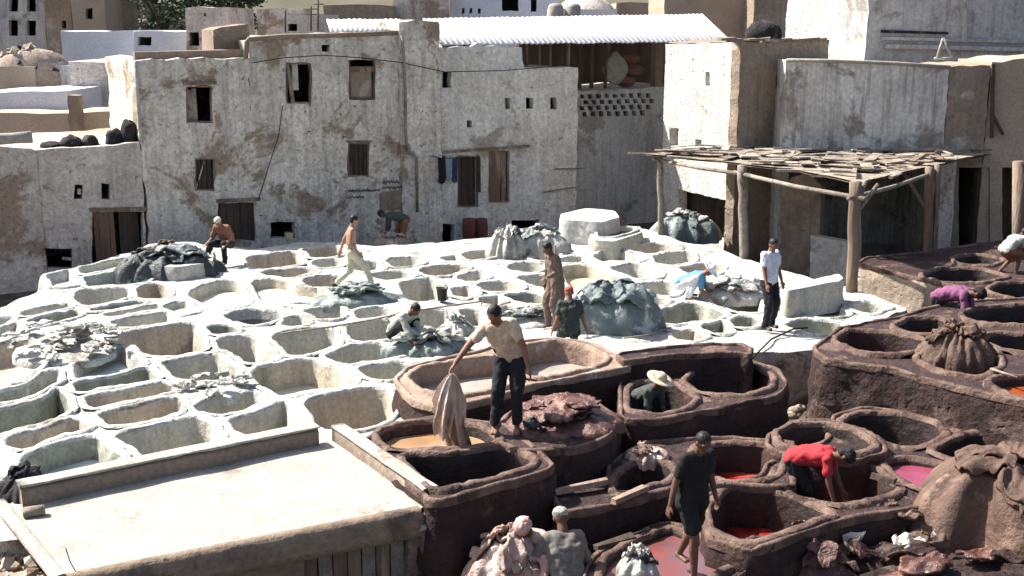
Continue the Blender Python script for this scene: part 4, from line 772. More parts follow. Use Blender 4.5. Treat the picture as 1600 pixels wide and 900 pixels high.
for a in ((255, 14, 66, 3.2, 3.5, 'dark leafy tree directly right of the brown distant house', 1), (305, -6, 68, 3.5, 3.6, 'dark tree behind the pale beige distant house', 2), (362, 6, 67, 3.2, 3.2, 'dark tree behind the roof hut', 3), (210, -2, 75, 3, 4, 'dark tree top above the brown distant wall', 4)):
    tree(a[0], a[1], a[2], a[3], a[4], a[5], seed=a[6])
hb = MB(); V = []; 
for j in range(21):
    for i in range(41):
        x = -70 + i * 3.5; y = 74 + j * 4; V.append((x, y, -1.6 + (j * 1.4) + 1.2 * fbm(x * .06, y * .06, 0)))
tag(mesh('hillside', V, [(j * 41 + i, j * 41 + i + 1, (j + 1) * 41 + i + 1, (j + 1) * 41 + i) for j in range(20) for i in range(40)], mat('hillside_earth', (.12, .10, .07), (.08, .08, .05), sc=.2, bump=.5)), kind='structure')

for (x, y0, y1, lb) in ((497, -6, 48, 'tall thin dark roof pole left of the white roof patch'), (486, 10, 48, 'shorter thin dark roof pole left of the white roof patch'), (446, 16, 50, 'thin rusty roof pole on the beige distant house')):
    A_ = D(x, y1, 46); B_ = D(x, y0, 46); b = MB(); b.tube([A_, B_], .035, 6)
    if x != 446: b.tube([B_ + Vector((-.3, 0, -.1)), B_ + Vector((.3, 0, -.1))], .02, 5); b.tube([B_ + Vector((-.2, 0, -.3)), B_ + Vector((.2, 0, -.3))], .02, 5)
    tag(b.build('roof_pole', darkwood), lb, 'pole', 'poles on the distant roofs')
sf = empty('fallen_plaster', FP.pt(12, -1.0, .4), 'scatter of fallen plaster lumps along the foot of the facade', 'rubble')
for i in range(60):
    c = FP.pt(R.uniform(1, 16), 0, R.uniform(.15, .9)); c.z = -1.06; s = R.uniform(.05, .16); b = MB(); b.box((0, 0, 0), (s * 1.5, s, s), None, s * .25); M = Matrix.Rotation(R.uniform(0, 3), 3, Vector((R.random(), R.random(), 1))); b.v = [M @ v + c for v in b.v]; b.build('lump', R.choice([facadelow, stone, brownwall]), sf, False)

for (own, (x0, y0, x1, y1)) in ((u3, (291, 134, 332, 192)), (u3, (304, 247, 336, 298)), (u4, (543, 223, 577, 276)), (u4, (447, 98, 487, 162)), (u6, (679, 244, 697, 283)), (u6, (763, 235, 796, 317)), (u6, (714, 243, 748, 324))):
    for a_, b_ in (((x0 + 1, y0), (x0 + 1, y1)), ((x1 - 1, y0), (x1 - 1, y1)), ((x0, y0 + 1), (x1, y0 + 1)), ((x0, y1 - 1), (x1, y1 - 1))): bar(FP, a_, b_, .055, wood, own, 'window_frame', -.05)
for x in (548, 555, 562, 569): bar(FP, (x, 226), (x, 274), .018, blackrag, u4, 'window_bar', -.03)
for x in (310, 318, 326): bar(FP, (x, 249), (x, 296), .018, blackrag, u3, 'window_bar', -.03)
# ---------------------------------------------------------------- foreground store with flat roof
RZ = .10
G0, G1 = P(100, 905, RZ), P(657, 796, RZ); GPl = Plane(G0, G1)
store = empty('store_room', (G1.x, G1.y, -1.8), 'foreground store room with a flat pale roof, tan parapet and plank door', 'building')
def sheet(name, pix, z, m, parent, step=.2, rough=.02, k=0):
    o = ground_poly(pix, z, k, step=.18, jit=.012); A, T = cdt(o, [], step)
    return mesh(name, [Vector((x, y, z + rough * fbm(x * 1.5, y * 1.5, 3, 3))) for x, y in A], [tuple(int(i) for i in t) for t in T], m, parent)
sheet('roof', [(6, 786), (50, 790), (497, 694), (524, 682), (664, 786), (657, 797), (100, 906), (60, 872)], RZ, roofslab, store)
def slabbar(p0, p1, w, h, m, name, parent, side=1):
    """a rendered kerb from p0 to p1 (metres), w wide, h tall with a rounded uneven top; base at p.z"""
    p0 = Vector(p0); p1 = Vector(p1); d = (p1 - p0); L = d.length; d.normalize(); n = Vector((-d.y, d.x, 0)).normalized() * side; k = max(3, int(L / .15)); V = []
    prof = [(0, 0), (0, .8), (.12, .97), (.5, 1), (.88, .97), (1, .8), (1, 0)]
    for i in range(k + 1):
        q = p0 + d * L * i / k
        for a, b_ in prof:
            e = .012 * fbm(q.x * 3, q.y * 3, a * 4 + b_); V.append(q + n * (w * a + e) + Vector((0, 0, h * b_ + e)))
    m_ = len(prof); Fc = [(i * m_ + j, i * m_ + j + 1, (i + 1) * m_ + j + 1, (i + 1) * m_ + j) for i in range(k) for j in range(m_ - 1)] + [tuple(range(m_)), tuple(range((k + 1) * m_ - 1, k * m_ - 1, -1))]
    if side > 0: Fc = [f[::-1] for f in Fc]
    return mesh(name, V, Fc, m, parent)
b0, b1 = P(36, 795, RZ - .02), P(499, 697, RZ - .02)
slabbar(b0, b1, .22, .25, parapet, 'parapet', store, 1); 
cap = slabbar(b0 + Vector((-.01, -.015, .262)), b1 + Vector((.02, -.015, .262)), .25, .03, roofslab, 'parapet_cap', store, 1)
slabbar(P(519, 690, RZ - .02), P(664, 793, RZ - .02), .17, .21, parapet, 'parapet', store, 1)
slabbar(P(519, 690, RZ - .02) + Vector((-.015, .01, .215)), P(664, 793, RZ - .02) + Vector((-.015, -.01, .215)), .20, .025, roofslab, 'parapet_cap', store, 1)
slabbar(P(8, 786, RZ - .02), P(104, 905, RZ - .02), .14, .07, roofslab, 'roof_kerb', store, -1)
# front face: fascia beam, wall with door, corner pier
hx0, hx1 = GPl.hit(100, 905)[0], GPl.hit(657, 797)[0]
U = Matrix((GPl.u, GPl.n, Vector((0, 0, 1)))).transposed()
V = []; nn = 60
for r in range(5):
    for i in range(nn + 1):
        a = hx0 - .6 + (hx1 - hx0 + .6) * i / nn; V.append(GPl.pt(a, RZ + .015 - .085 * r, .05 + .02 * fbm(a * 3, r, 1) + (.0 if r else -.03)))
Vb = [v - GPl.n * .12 for v in V]; q = len(V)
Fc = [(r * (nn + 1) + i, (r + 1) * (nn + 1) + i, (r + 1) * (nn + 1) + i + 1, r * (nn + 1) + i + 1) for r in range(4) for i in range(nn)]
Fc += [(4 * (nn + 1) + i, q + 4 * (nn + 1) + i, q + 4 * (nn + 1) + i + 1, 4 * (nn + 1) + i + 1) for i in range(nn)] + [(i, i + 1, q + i + 1, q + i) for i in range(nn)]
mesh('fascia', V + Vb, Fc, roofedge, store)
GW = Plane(G0, G1, .06)
fw = wall('front_wall', None, GW, [(40, 925), (655, 835)], [[(474, 874), (637, 840), (637, 1080), (474, 1100), (474, 1000)]], roofedge, base=-2.0, depth=.3, step=.2, reveal=.2, cat=None)
for ch in list(fw.children):
    M_ = Matrix.Translation(fw.location); ch.parent = store; ch.matrix_parent_inverse = Matrix.Translation(store.location).inverted()
bpy.data.objects.remove(fw)
a0 = GW.hit(476, 880)[0]; a1 = GW.hit(636, 850)[0]; zt = GW.hit(560, 854)[1]
bt = [reddoor, greywood, reddoor, wood, greywood, wood, greywood]
for i in range(7):
    b = MB(); w = (a1 - a0) / 7; b.box(GW.pt(a0 + w * (i + .5), (zt - 2.0) / 2, -.12 + R.uniform(-.01, .01)), (w - .015, .04, zt + 2.0), U, .006); b.build('door_plank', bt[i], store, False)
for x0 in (hx1 + .01,):
    b = MB(); b.box(GPl.pt(x0 + .14, -1.0, -.1), (.3, .35, 1.75), U, .03); b.build('corner_pier', parapet, store, False)
    b = MB(); b.box(GPl.pt(x0 + .14, -.1, -.08), (.34, .4, .07), U, .03); b.build('pier_cap', lime, store, False)
b = MB(); q0 = GPl.pt(hx1, -.85, -.3); b.box((G1 + P(520, 690, RZ)) / 2 + Vector((0.1, 0, -1.0)), ((P(520, 690, RZ) - G1).length, .18, 1.9), Matrix.Rotation(math.atan2(P(520, 690, RZ).y - G1.y, P(520, 690, RZ).x - G1.x), 3, 'Z')); b.build('side_wall', roofedge, store, False)
b = MB(); c = P(52, 800, RZ + .05); b.tube([c - Vector((.1, .03, 0)), c + Vector((.12, .03, .02))], [.07, .06], 10)
tag(b.build('stone_roller', stone), 'short stone cylinder lying in the left corner of the flat roof', 'stone')
b = MB(); c = P(118, 893, RZ); b.tube([c, c + Vector((-.05, 0, .12)), c + Vector((-.09, .02, .26))], .006, 5); tag(b.build('wire', blackrag), 'bent black wire sticking up from the roof corner', 'wire')
# ---------------------------------------------------------------- awning
rz = 2.25
aw = empty('awning', P(1335, 445, 0), 'ramshackle awning of bleached boards and reeds on rough wooden posts', 'awning')
poly = [P(x, y, rz).xy for x, y in ((1008, 240), (1130, 252), (1240, 264), (1340, 284), (1440, 262), (1550, 238), (1545, 224), (1400, 214), (1190, 212), (1150, 229))]
poly = [tuple(p) for p in poly]
def awz(x, y): return rz + .05 * fbm(x * .8, y * .8, 2)
pa = poly if area(poly) > 0 else poly[::-1]
A, T = cdt(resample(pa, 90), [], .3)
V = [Vector((x, y, awz(x, y))) for x, y in A]; k = len(V); Tl = [tuple(int(i) for i in t) for t in T]
mesh('reed_mat', V + [v - Vector((0, 0, .05)) for v in V], Tl + [tuple(i + k for i in t[::-1]) for t in Tl], reed, aw)
xs = [p[0] for p in poly]; ys = [p[1] for p in poly]; cnt = 0
while cnt < 240:
    x = R.uniform(min(xs), max(xs)); y = R.uniform(min(ys), max(ys))
    if not bool(inpoly(np.array([x]), np.array([y]), poly)[0]): continue
    L = R.uniform(.4, 1.7); w = R.uniform(.08, .34); an = R.gauss(-.25, .35) if R.random() < .75 else R.gauss(1.2, .3)
    ex, ey = math.cos(an) * L / 2, math.sin(an) * L / 2
    if not all(inpoly(np.array([x + s * ex]), np.array([y + s * ey]), poly)[0] for s in (-.9, .9)): continue
    b = MB(); M = Matrix.Rotation(an, 3, 'Z') @ Matrix.Rotation(R.uniform(-.08, .08), 3, 'Y') @ Matrix.Rotation(R.uniform(-.15, .15), 3, 'X')
    b.box((x, y, awz(x, y) + R.uniform(.05, .14)), (L, w, R.uniform(.015, .04)), M, .01); b.build('roof_board', R.choice([greywood, reed, greywood, roofslab, greywood, wood]), aw, False); cnt += 1
for (x, y) in ((1012, 240), (1070, 247), (1130, 253), (1190, 258), (1250, 267), (1300, 276), (1345, 286), (1400, 275), (1455, 259), (1510, 246), (1545, 238)):
    c = P(x, y, rz - .02); b = MB(); an = R.uniform(-.2, .2) + (-.5 if x < 1340 else .9); M = Matrix.Rotation(an, 3, 'Z'); b.box(c + Vector((0, .05, 0)), (R.uniform(.8, 1.3), .12, .05), M, .02); b.build('edge_board', greywood, aw, False)
def post(x0, y0, zb, x1, y1, r, nm='post', kink=.02):
    a = P(x0, y0, zb); t = D(x1, y1, a.y); b = MB(); n = 7
    b.tube([a.lerp(t, i / n) + Vector((kink * fbm(i * .9, x0, 0) * 3, kink * fbm(i * .9, x0, 5) * 3, 0)) for i in range(n + 1)], [r * (1 + .18 * fbm(i * .8, x0, 2)) for i in range(n + 1)], 9)
    b.build(nm, wood if x0 > 1200 else greywood, aw); return a, t
pA = post(1033, 369, -.05, 1031, 245, .085); pB = post(1163, 418, -.3, 1160, 258, .12); pC = post(1331, 458, -.05, 1337, 284, .13); pD = post(1450, 404, -.05, 1452, 262, .11); post(1460, 404, -.05, 1466, 258, .07)
tp = [pA[1], pB[1], pC[1], pD[1]]
for i, (u_, v_) in enumerate(((0, 1), (1, 2), (2, 3))):
    b = MB(); a_ = tp[u_].copy(); c_ = tp[v_].copy(); a_.z = c_.z = rz - .16; dd = (c_ - a_).normalized(); b.tube([a_ - dd * .35, (a_ + c_) / 2 + Vector((0, 0, -.04)), c_ + dd * .35], .05, 8); b.build('beam', greywood, aw)
for (a_, c_) in (((1340, 330), (1372, 288)), ((1446, 325), (1412, 270)), ((1340, 318), (1352, 284))):
    y_ = pC[0].y if a_[0] < 1400 else pD[0].y; b = MB(); b.tube([D(a_[0], a_[1], y_), D(c_[0], c_[1], y_ + .1)], .05, 7); b.build('brace', wood, aw)
a_, t_ = None, None
b = MB(); A_ = P(1592, 432, -.1); t = D(1592, 252, A_.y); b.tube([A_, A_.lerp(t, .5), t], [.16, .15, .14], 10); tag(b.build('timber_post', wood), 'thick reddish timber post at the right edge, standing alone', 'post')
# pale masonry pillar under awning
wp = Plane(D(1462, 300, 30.6), D(1494, 300, 30.4)); wall('masonry_pillar', 'pale grey masonry pillar between the two dark bays behind the awning', wp, [(1463, 248), (1495, 248)], [], facadelow, base=-.9, depth=.5, step=.2, cat='pillar')
wp = Plane(D(1222, 300, 31.0), D(1284, 300, 30.6)); wall('ruined_pier', 'eroded lumpy masonry pier behind the man in the white shirt', wp, [(1222, 300), (1235, 280), (1262, 272), (1284, 290)], [], brownwall, base=-.9, depth=.8, step=.15, dis=.12, j=.05, cat='pier')  # darker brown chosen so the awning's shade is in the colour
wp = Plane(D(1212, 300, 29.6), D(1336, 300, 28.6)); wall('low_wall', 'grey shaded low wall under the awning behind the tall raised tank', wp, [(1268, 368), (1300, 374), (1328, 378)], [], facadegrey, base=-.9, depth=.3, step=.2, cat='wall')
# ---------------------------------------------------------------- raised lime blocks
def lump(name, pix, z, base, m, label, cat, side=None, step=.15, rough=.05, batter=.04, smooth=0):
    t = Terrace(name, pix, z, base, m, side or m, smooth=smooth, step=step, rough=rough, label=label, cat=cat, batter=batter); t.build(); return t
lump('raised_tank', [(1222, 447), (1310, 426), (1318, 432), (1312, 438), (1232, 452)], .55, -.1, lime, 'tall tilted lime crusted tank wall right of the man in white shirt', 'tank', limein, batter=.02)
lump('lime_box', [(876, 333), (916, 324), (960, 328), (968, 338), (940, 346), (880, 342)], .62, -.6, facadegrey, 'grey limewashed box at the foot of the recess', 'box', facadegrey, batter=0, rough=.01)
t = Terrace('raised_tank', [(922, 362), (930, 354), (1000, 352), (1003, 362), (960, 376), (926, 374)], .30, -.4, lime, limein, smooth=0, label='small raised white tank holding brown hides in front of the grey box', cat='tank', rimmat=lime, inmat=limein, wmax=.1)
t.vat([(934,361),(940,356),(992,355),(994,361),(958,371),(934,370)], 'cavity of the small raised white tank at the back', .4, h_brown, .1, name='tanning_vat', group=None); t.build()
t = Terrace('raised_tank', [(206, 396), (232, 380), (300, 376), (334, 386), (332, 408), (280, 416), (222, 412)], .32, -.3, lime, limein, smooth=1, label='raised white tank under the dark draped hides at the far left', cat='tank', rimmat=lime, inmat=limein, wmax=.14)
t.vat([(224,393),(240,384),(296,381),(322,388),(318,400),(276,406),(232,404)], 'open top of the raised white tank beside the seated man', .4, None, None, name='tanning_vat', group=None); t.build()
# ---------------------------------------------------------------- heaps of hides
def rot2(x, y, a): return x * math.cos(a) - y * math.sin(a), x * math.sin(a) + y * math.cos(a)
def heap(label, px, py, z, rx, ry, h, rot, m, flaps=6, m2=None, fold=.12, freq=5.0, cat='heap', name='hide_heap', pw=2.2, seed=0, group=None, flapsz=.5, sag=0.0, part='hide', ns=.35):
    rs = random.Random(seed + int(px)); c = P(px, py, z); sd = seed * 3.7 + px * .013
    def surf(u, v):          # unit disc -> point
        r = min(1.0, math.hypot(u, v)); a = math.atan2(v, u)
        hh = h * (max(0.0, 1 - r ** pw)) ** .62
        ridge = 1 - 2 * abs(noise.noise(Vector((math.cos(a) * freq / 2.6 + sd + .5 * fbm(u * 2, v * 2, sd), math.sin(a) * freq / 2.6 + r * 1.1, sd))))
        ridge = ridge * ridge * (3 - 2 * ridge) if ridge > 0 else ridge * .4; rr = 1 + fold * (ridge - .4) * r * .8 + .14 * fbm(math.cos(a) * 1.3, math.sin(a) * 1.3, sd)
        n3 = fbm(u * 2.2 + sd, v * 2.2, sd, 4)
        hh *= 1 + ns * n3 + fold * (ridge - .4) * .9 * r
        x, y = rot2(u * rx * rr, v * ry * rr, rot); return c + Vector((x, y, hh))
    e = empty(name, c, label, cat, group); nr, na = 22, 84; V = [surf(0, 0)]; Fc = []
    for i in range(1, nr + 1):
        r = (i / nr) ** .8
        for k in range(na): a = 2 * math.pi * k / na; V.append(surf(r * math.cos(a), r * math.sin(a)))
    for k in range(na): V.append(V[1 + (nr - 1) * na + k] + Vector((0, 0, -.12)))
    for k in range(na): Fc.append((0, 1 + k, 1 + (k + 1) % na))
    for i in range(nr):
        for k in range(na): Fc.append((1 + i * na + k, 1 + (i + 1) * na + k, 1 + (i + 1) * na + (k + 1) % na, 1 + i * na + (k + 1) % na))
    mesh('heap_core', V, Fc, m, e)
    for f in range(flaps):
        a = rs.uniform(0, 6.28); r0 = rs.uniform(.1, .62) if flapsz > .45 else .92 * rs.random() ** .5; cu, cv = r0 * math.cos(a), r0 * math.sin(a); N = 21; V = []; th = rs.uniform(0, 3); off = .035 + .012 * f
        s1, s2 = flapsz * rs.uniform(.6, 1.2), flapsz * rs.uniform(.4, .9)
        for j in range(N):
            for i in range(N):
                s_, t_ = (i / (N - 1) - .5) * 2, (j / (N - 1) - .5) * 2
                q = 1 / max(1, math.hypot(s_, t_) ** .7); ed = 1 + .3 * fbm(s_ * 2 + f, t_ * 2, sd); x, y = rot2(s_ * q * s1 * ed, t_ * q * s2 * ed, th)
                p = surf(cu + x * .6, cv + y * .6); fo = .022 * math.sin(s_ * 5 + f + 3 * fbm(s_, t_, f)) + .025 * fbm(p.x * 4, p.y * 4, f)
                V.append(p + Vector((0, 0, off + fo)) + (p - c).normalized() * .02)
        Fc = [(j * N + i, j * N + i + 1, (j + 1) * N + i + 1, (j + 1) * N + i) for j in range(N - 1) for i in range(N - 1)]; k = len(V)
        V += [v - Vector((0, 0, .03)) for v in V]; Fc += [tuple(q + k for q in f_[::-1]) for f_ in Fc]
        edge = [i for i in range(N)] + [j * N + N - 1 for j in range(1, N)] + [(N - 1) * N + i for i in range(N - 2, -1, -1)] + [j * N for j in range(N - 2, 0, -1)]
        Fc += [(edge[i], k + edge[i], k + edge[(i + 1) % len(edge)], edge[(i + 1) % len(edge)]) for i in range(len(edge))]
        mesh(part, V, Fc, rs.choice([m, m, m2 or m]), e)
    return e
heap('big rounded mound of brown tanned hides at the lower right', 1575, 846, -.75, 1.22, .95, 1.08, .2, h_brown, 8, h_brown, .40, 5.5, pw=2.6, flapsz=.6, seed=1, ns=.14)
heap('brown hides piled in the vat below the person in purple', 1494, 566, .30, .62, .5, .52, .1, h_brown, 8, h_brown, .35, 9, seed=2)
heap('large shiny bundle of blue grey hides beside the man with the red cap', 962, 512, .0, .92, .62, .72, -.1, h_grey, 14, h_grey, .2, 6, pw=3.2, seed=3, flapsz=.6)
heap('round grey hide heap at the back of the terrace', 792, 396, .0, .5, .55, .58, 0, h_pale, 8, h_dark, .3, 6, seed=4)
heap('long striped grey hide heap behind the man in brown', 838, 392, .0, .85, .5, .5, 0, h_pale, 10, h_grey, .3, 7, seed=5)
heap('dark green hides draped over the raised tank at the left', 268, 430, -.05, 1.15, .72, .52, .1, h_dark, 10, h_grey, .3, 8, pw=3, seed=6)
heap('small dark hides spilling left of the draped tank', 212, 428, .0, .42, .42, .3, 0, h_dark, 5, h_grey, .3, 6, seed=7)
heap('brown hides lying inside the raised tank top at the left', 262, 392, .22, .5, .3, .18, 0, h_brown, 4, h_wet, .3, 5, seed=71)
heap('flat wet green grey hides under the walking man', 552, 472, .0, .85, .42, .22, .15, h_green, 12, h_grey, .3, 6, seed=8, flapsz=.6)
heap('wet green hides in front of the crouching man', 668, 545, .02, .75, .42, .22, .2, h_green, 12, h_pale, .3, 6, seed=9, flapsz=.6)
heap('pale wet hides beside the left shoulder of the man in beige', 714, 520, .0, .35, .3, .22, .2, h_pale, 8, h_green, .3, 6, seed=10)
heap('grey white hides on the ground behind the man in blue', 1146, 462, .0, .7, .55, .22, -.2, h_pale, 12, h_grey, .3, 6, seed=11, flapsz=.6)
heap('glistening reddish wet hides heaped right of the man in beige', 884, 660, .30, .75, .6, .16, -.1, h_wet, 12, h_wet, .3, 6, seed=12, flapsz=.7)
heap('dark wet hide lump between the man in beige and the reddish heap', 838, 676, .28, .3, .25, .12, -.1, h_wet, 4, h_dark, .3, 6, seed=121)
heap('pink raw hides piled at the bottom left of the man with the cap', 790, 915, -.75, .50, .42, .50, 0, h_pink, 12, h_pink, .25, 6, seed=13)
0 and heap('twisted upright pink hide bundle behind the capped man', 842, 870, -.6, .17, .16, .85, 0, h_pink, 6, h_wet, .25, 7, pw=4, seed=14, flapsz=.8)
heap('crumpled white rags at the bottom edge beside the lilac pool', 998, 898, -.45, .25, .2, .24, 0, h_pale, 8, blackrag, .3, 7, seed=15)
heap('heap of white scraped hides in the left part of the terrace', 105, 548, .0, .95, .85, .06, .1, lime, 34, h_pale, .12, 4, seed=16, flapsz=.32, ns=.5)
heap('flat pile of scraps on the terrace right of the tan strip vats', 336, 610, .0, .6, .42, .05, .1, lime, 12, lime, .35, 6, seed=17, flapsz=.4)
heap('grey hide scraps on the ground right behind the man in beige', 826, 505, .0, .75, .35, .14, .1, h_pale, 12, h_grey, .35, 6, seed=18, flapsz=.5)
heap('grey rags under the awning post at the back', 1070, 370, -.2, .95, .6, .6, .1, h_grey, 9, facadegrey, .35, 6, seed=19)
heap('brown hides in the small raised white tank at the back', 948, 352, .3, .5, .3, .22, .1, h_brown, 4, h_pink, .3, 5, seed=20)
heap('dark refuse heap at the bottom right corner', 1480, 915, -.95, 1.7, .8, .35, .1, dyewall2, 14, h_wet, .4, 7, seed=21, flapsz=.35)
heap('multicoloured litter and hide scraps beside the big brown mound', 1392, 884, -.95, .95, .62, .30, .2, h_brown, 34, h_pale, .4, 7, seed=22, flapsz=.3)
heap('purple brown scraps heaped along the bottom edge right of the lilac pool', 1255, 900, -.90, .85, .55, .32, .2, h_wet, 26, dyerim, .4, 7, seed=23, flapsz=.3)
heap('hide laid over the rim left of the man in red', 1010, 712, -.1, .3, .25, .10, .2, h_pink, 4, dyerim, .3, 6, seed=24)
heap('grey rocks and rags at the wall foot behind the walking man', 612, 388, -.3, .5, .4, .35, .1, stone, 5, h_grey, .4, 7, seed=25)
heap('dark bushy refuse at the left corner of the flat roof', 34, 775, -.1, .35, .5, .25, .1, blackrag, 6, stone, .4, 8, seed=26)
# ground debris at the lower left
lump('rubble_bank', [(-120, 960), (-120, 735), (0, 716), (30, 770), (60, 850), (110, 930), (90, 990)], -.28, -1.4, stone, 'bank of brown rubble at the lower left corner beside the flat roof', 'rubble', rough=.22)
rb = [o for o in SC.objects if o.name.startswith('rubble_bank')][0]
for i in range(110):
    x = R.uniform(-20, 85); y = R.uniform(735, 900)
    if x > (y - 700) * .5: continue
    c = P(x, y, -.24); s = R.uniform(.03, .11); b = MB(); b.box((0, 0, 0), (s * R.uniform(.8, 1.6), s, s * .8), None, s * .25); M = Matrix.Rotation(R.uniform(0, 3), 3, Vector((R.random(), R.random(), R.random() + .1))); b.v = [M @ v + c for v in b.v]
    b.build('stone', R.choice([stone, orangewall, mud, roofslab, brownwall]), rb, False)
# loose stones on the white terrace and in the yard
for i in range(46):
    x = R.uniform(1185, 1275); y = R.uniform(560, 650); c = P(x, y, -.95 + max(0, (600 - y)) * .006); s = R.uniform(.06, .16); b = MB(); b.ball((0, 0, 0), (s, s * .8, s * .6), n=8, m=5)
    for v in b.v: v *= 1 + .3 * noise.noise(v * 9); v += c
    if i == 0: sp = empty('stone_scatter', c, 'loose cream stones in the gap between the two brown blocks', 'stones')
    b.build('stone', R.choice([creamcob, stone, lime]), sp)
# bucket
def bucket(px, py, z, r, h, m, label):
    c = P(px, py, z); b = MB(); n = 20; pr = [(r * .8, 0), (r, h), (r * 1.07, h), (r * 1.07, h - .02), (r * .94, h - .005), (r * .76, .02)]; V = []
    for q, zz in pr: V += [c + Vector((q * math.cos(2 * math.pi * k / n), q * math.sin(2 * math.pi * k / n), zz)) for k in range(n)]
    Fc = [(i * n + k, i * n + (k + 1) % n, (i + 1) * n + (k + 1) % n, (i + 1) * n + k) for i in range(5) for k in range(n)] + [tuple(range(n - 1, -1, -1)), tuple(range(5 * n, 6 * n))]
    e = empty('bucket', c, label, 'bucket'); mesh('pail', V, Fc, m, e); b.tube([c + Vector((r * math.cos(t), 0, h + r * .5 * math.sin(t))) for t in [math.pi * k / 10 for k in range(11)]], .008, 5); b.build('handle', m, e)
bucket(691, 469, .04, .12, .27, plain('black_plastic', (.02, .02, .022), rough=.5), 'black plastic bucket standing alone on the white terrace')
# hose / gutter lines and sticks
def stick(pts, r, m, name, label, cat, n=6):
    b = MB(); b.tube(pts, r, n); return tag(b.build(name, m), label, cat)
stick([P(x, y, .06 + .02 * math.sin(x)) for x, y in ((440, 521), (520, 510), (580, 500), (640, 487), (700, 478), (760, 470))], .02, stone, 'hose', 'thin grey hose running across the white terrace past the bucket', 'hose')
stick([P(x, y, z) for x, y, z in ((1175, 560, .0), (1205, 530, .05), (1240, 514, .06), (1262, 512, .06))], .018, blackrag, 'hose', 'black hose curving over the cream rubble wall', 'hose')
stick([P(x, y, .06) for x, y in ((975, 528), (1010, 524), (1048, 512))], .02, greywood, 'pole', 'pale pole lying beside the blue grey bundle', 'pole')
stick([P(x, y, .05) for x, y in ((1104, 470), (1128, 478), (1150, 452))], .015, blackrag, 'hose', 'black hose loop on the pale hides near the man in blue', 'hose')
stick([P(1548, 576, .50), P(1590, 590, .50)], .02, greywood, 'pole', 'short pole lying on the rim beside the brown hides', 'pole')
for i, (a_, b_, lb) in enumerate((((1188, 632), (1228, 560), 'dark stick leaning in the gap, left one'), ((1222, 608), (1205, 570), 'dark stick leaning in the gap, right one'))):
    stick([P(*a_, -.9), D(*b_, P(*a_, -.9).y + .4)], .02, darkwood, 'stick', lb, 'stick')
for i, (x0, y0, x1, y1, z, lb) in enumerate(((866, 768, 948, 752, -.05, 'pale broken board on the low brown block, upper'), (957, 783, 1010, 762, -.05, 'pale broken board on the low brown block, lower'), (930, 856, 990, 838, -.42, 'dark plank at the edge of the lilac pool'), (1362, 742, 1400, 752, -.12, 'grey rag lying on the rim of the oval vat of the man in red'))):
    a_, c_ = P(x0, y0, z), P(x1, y1, z); b = MB(); d = (c_ - a_).normalized(); b.box((a_ + c_) / 2, ((c_ - a_).length, .09, .06), Matrix.Rotation(math.atan2(d.y, d.x), 3, 'Z'), .015); tag(b.build('board', pinkrim if i < 2 else darkwood, None, False), lb, 'board')
# ---------------------------------------------------------------- people
def vox(mb, size, sm=2, name='x', m=None, parent=None, wr=0.0, wf=9.0):
    me = bpy.data.meshes.new('t'); me.from_pydata([tuple(v) for v in mb.v], [], mb.f); o = bpy.data.objects.new('t', me); SC.collection.objects.link(o)
    r = o.modifiers.new('r', 'REMESH'); r.mode = 'VOXEL'; r.voxel_size = size; r.use_smooth_shade = True
    if sm: s = o.modifiers.new('s', 'SMOOTH'); s.factor = .5; s.iterations = sm
    dg = bpy.context.evaluated_depsgraph_get(); m2 = bpy.data.meshes.new_from_object(o.evaluated_get(dg)); bpy.data.objects.remove(o); bpy.data.meshes.remove(me)
    if wr:
        n = len(m2.vertices); nrm = [v.normal.copy() for v in m2.vertices]
        for v in m2.vertices:
            p = v.co; w = noise.noise(Vector((p.x * wf, p.y * wf, p.z * wf * .55))) + .5 * noise.noise(p * wf * 2.1); v.co = p + nrm[v.index] * wr * (abs(w) * 1.6 - .3)
    m2.materials.clear(); m2.materials.append(m); m2.polygons.foreach_set('use_smooth', [True] * len(m2.polygons)); m2.update()
    ob = bpy.data.objects.new(name, m2); SC.collection.objects.link(ob)
    if parent is not None: ob.parent = parent
    return ob
def ik(a, t, l1, l2, pole):
    a = Vector(a); t = Vector(t); d = t - a; L = d.length; mx = (l1 + l2) * .995
    if L > mx: t = a + d * (mx / L); d = t - a; L = mx
    L = max(L, abs(l1 - l2) + .02); dn = d.normalized(); x = (l1 * l1 - l2 * l2 + L * L) / (2 * L); h = math.sqrt(max(l1 * l1 - x * x, 0)); p = Vector(pole); p = (p - dn * p.dot(dn)).normalized()
    return a + dn * x + p * h, t
skin1 = plain('tanned_skin', (.26, .13, .085), rough=.6); skin2 = plain('dark_brown_skin', (.15, .075, .05), rough=.6); skin3 = plain('light_brown_skin', (.36, .21, .15), rough=.6)
hairm = plain('black_hair', (.012, .01, .01), rough=.6, fine=60); white_eye = plain('eye_dark', (.03, .02, .02), rough=.3); lipm = plain('lip', (.20, .08, .06))
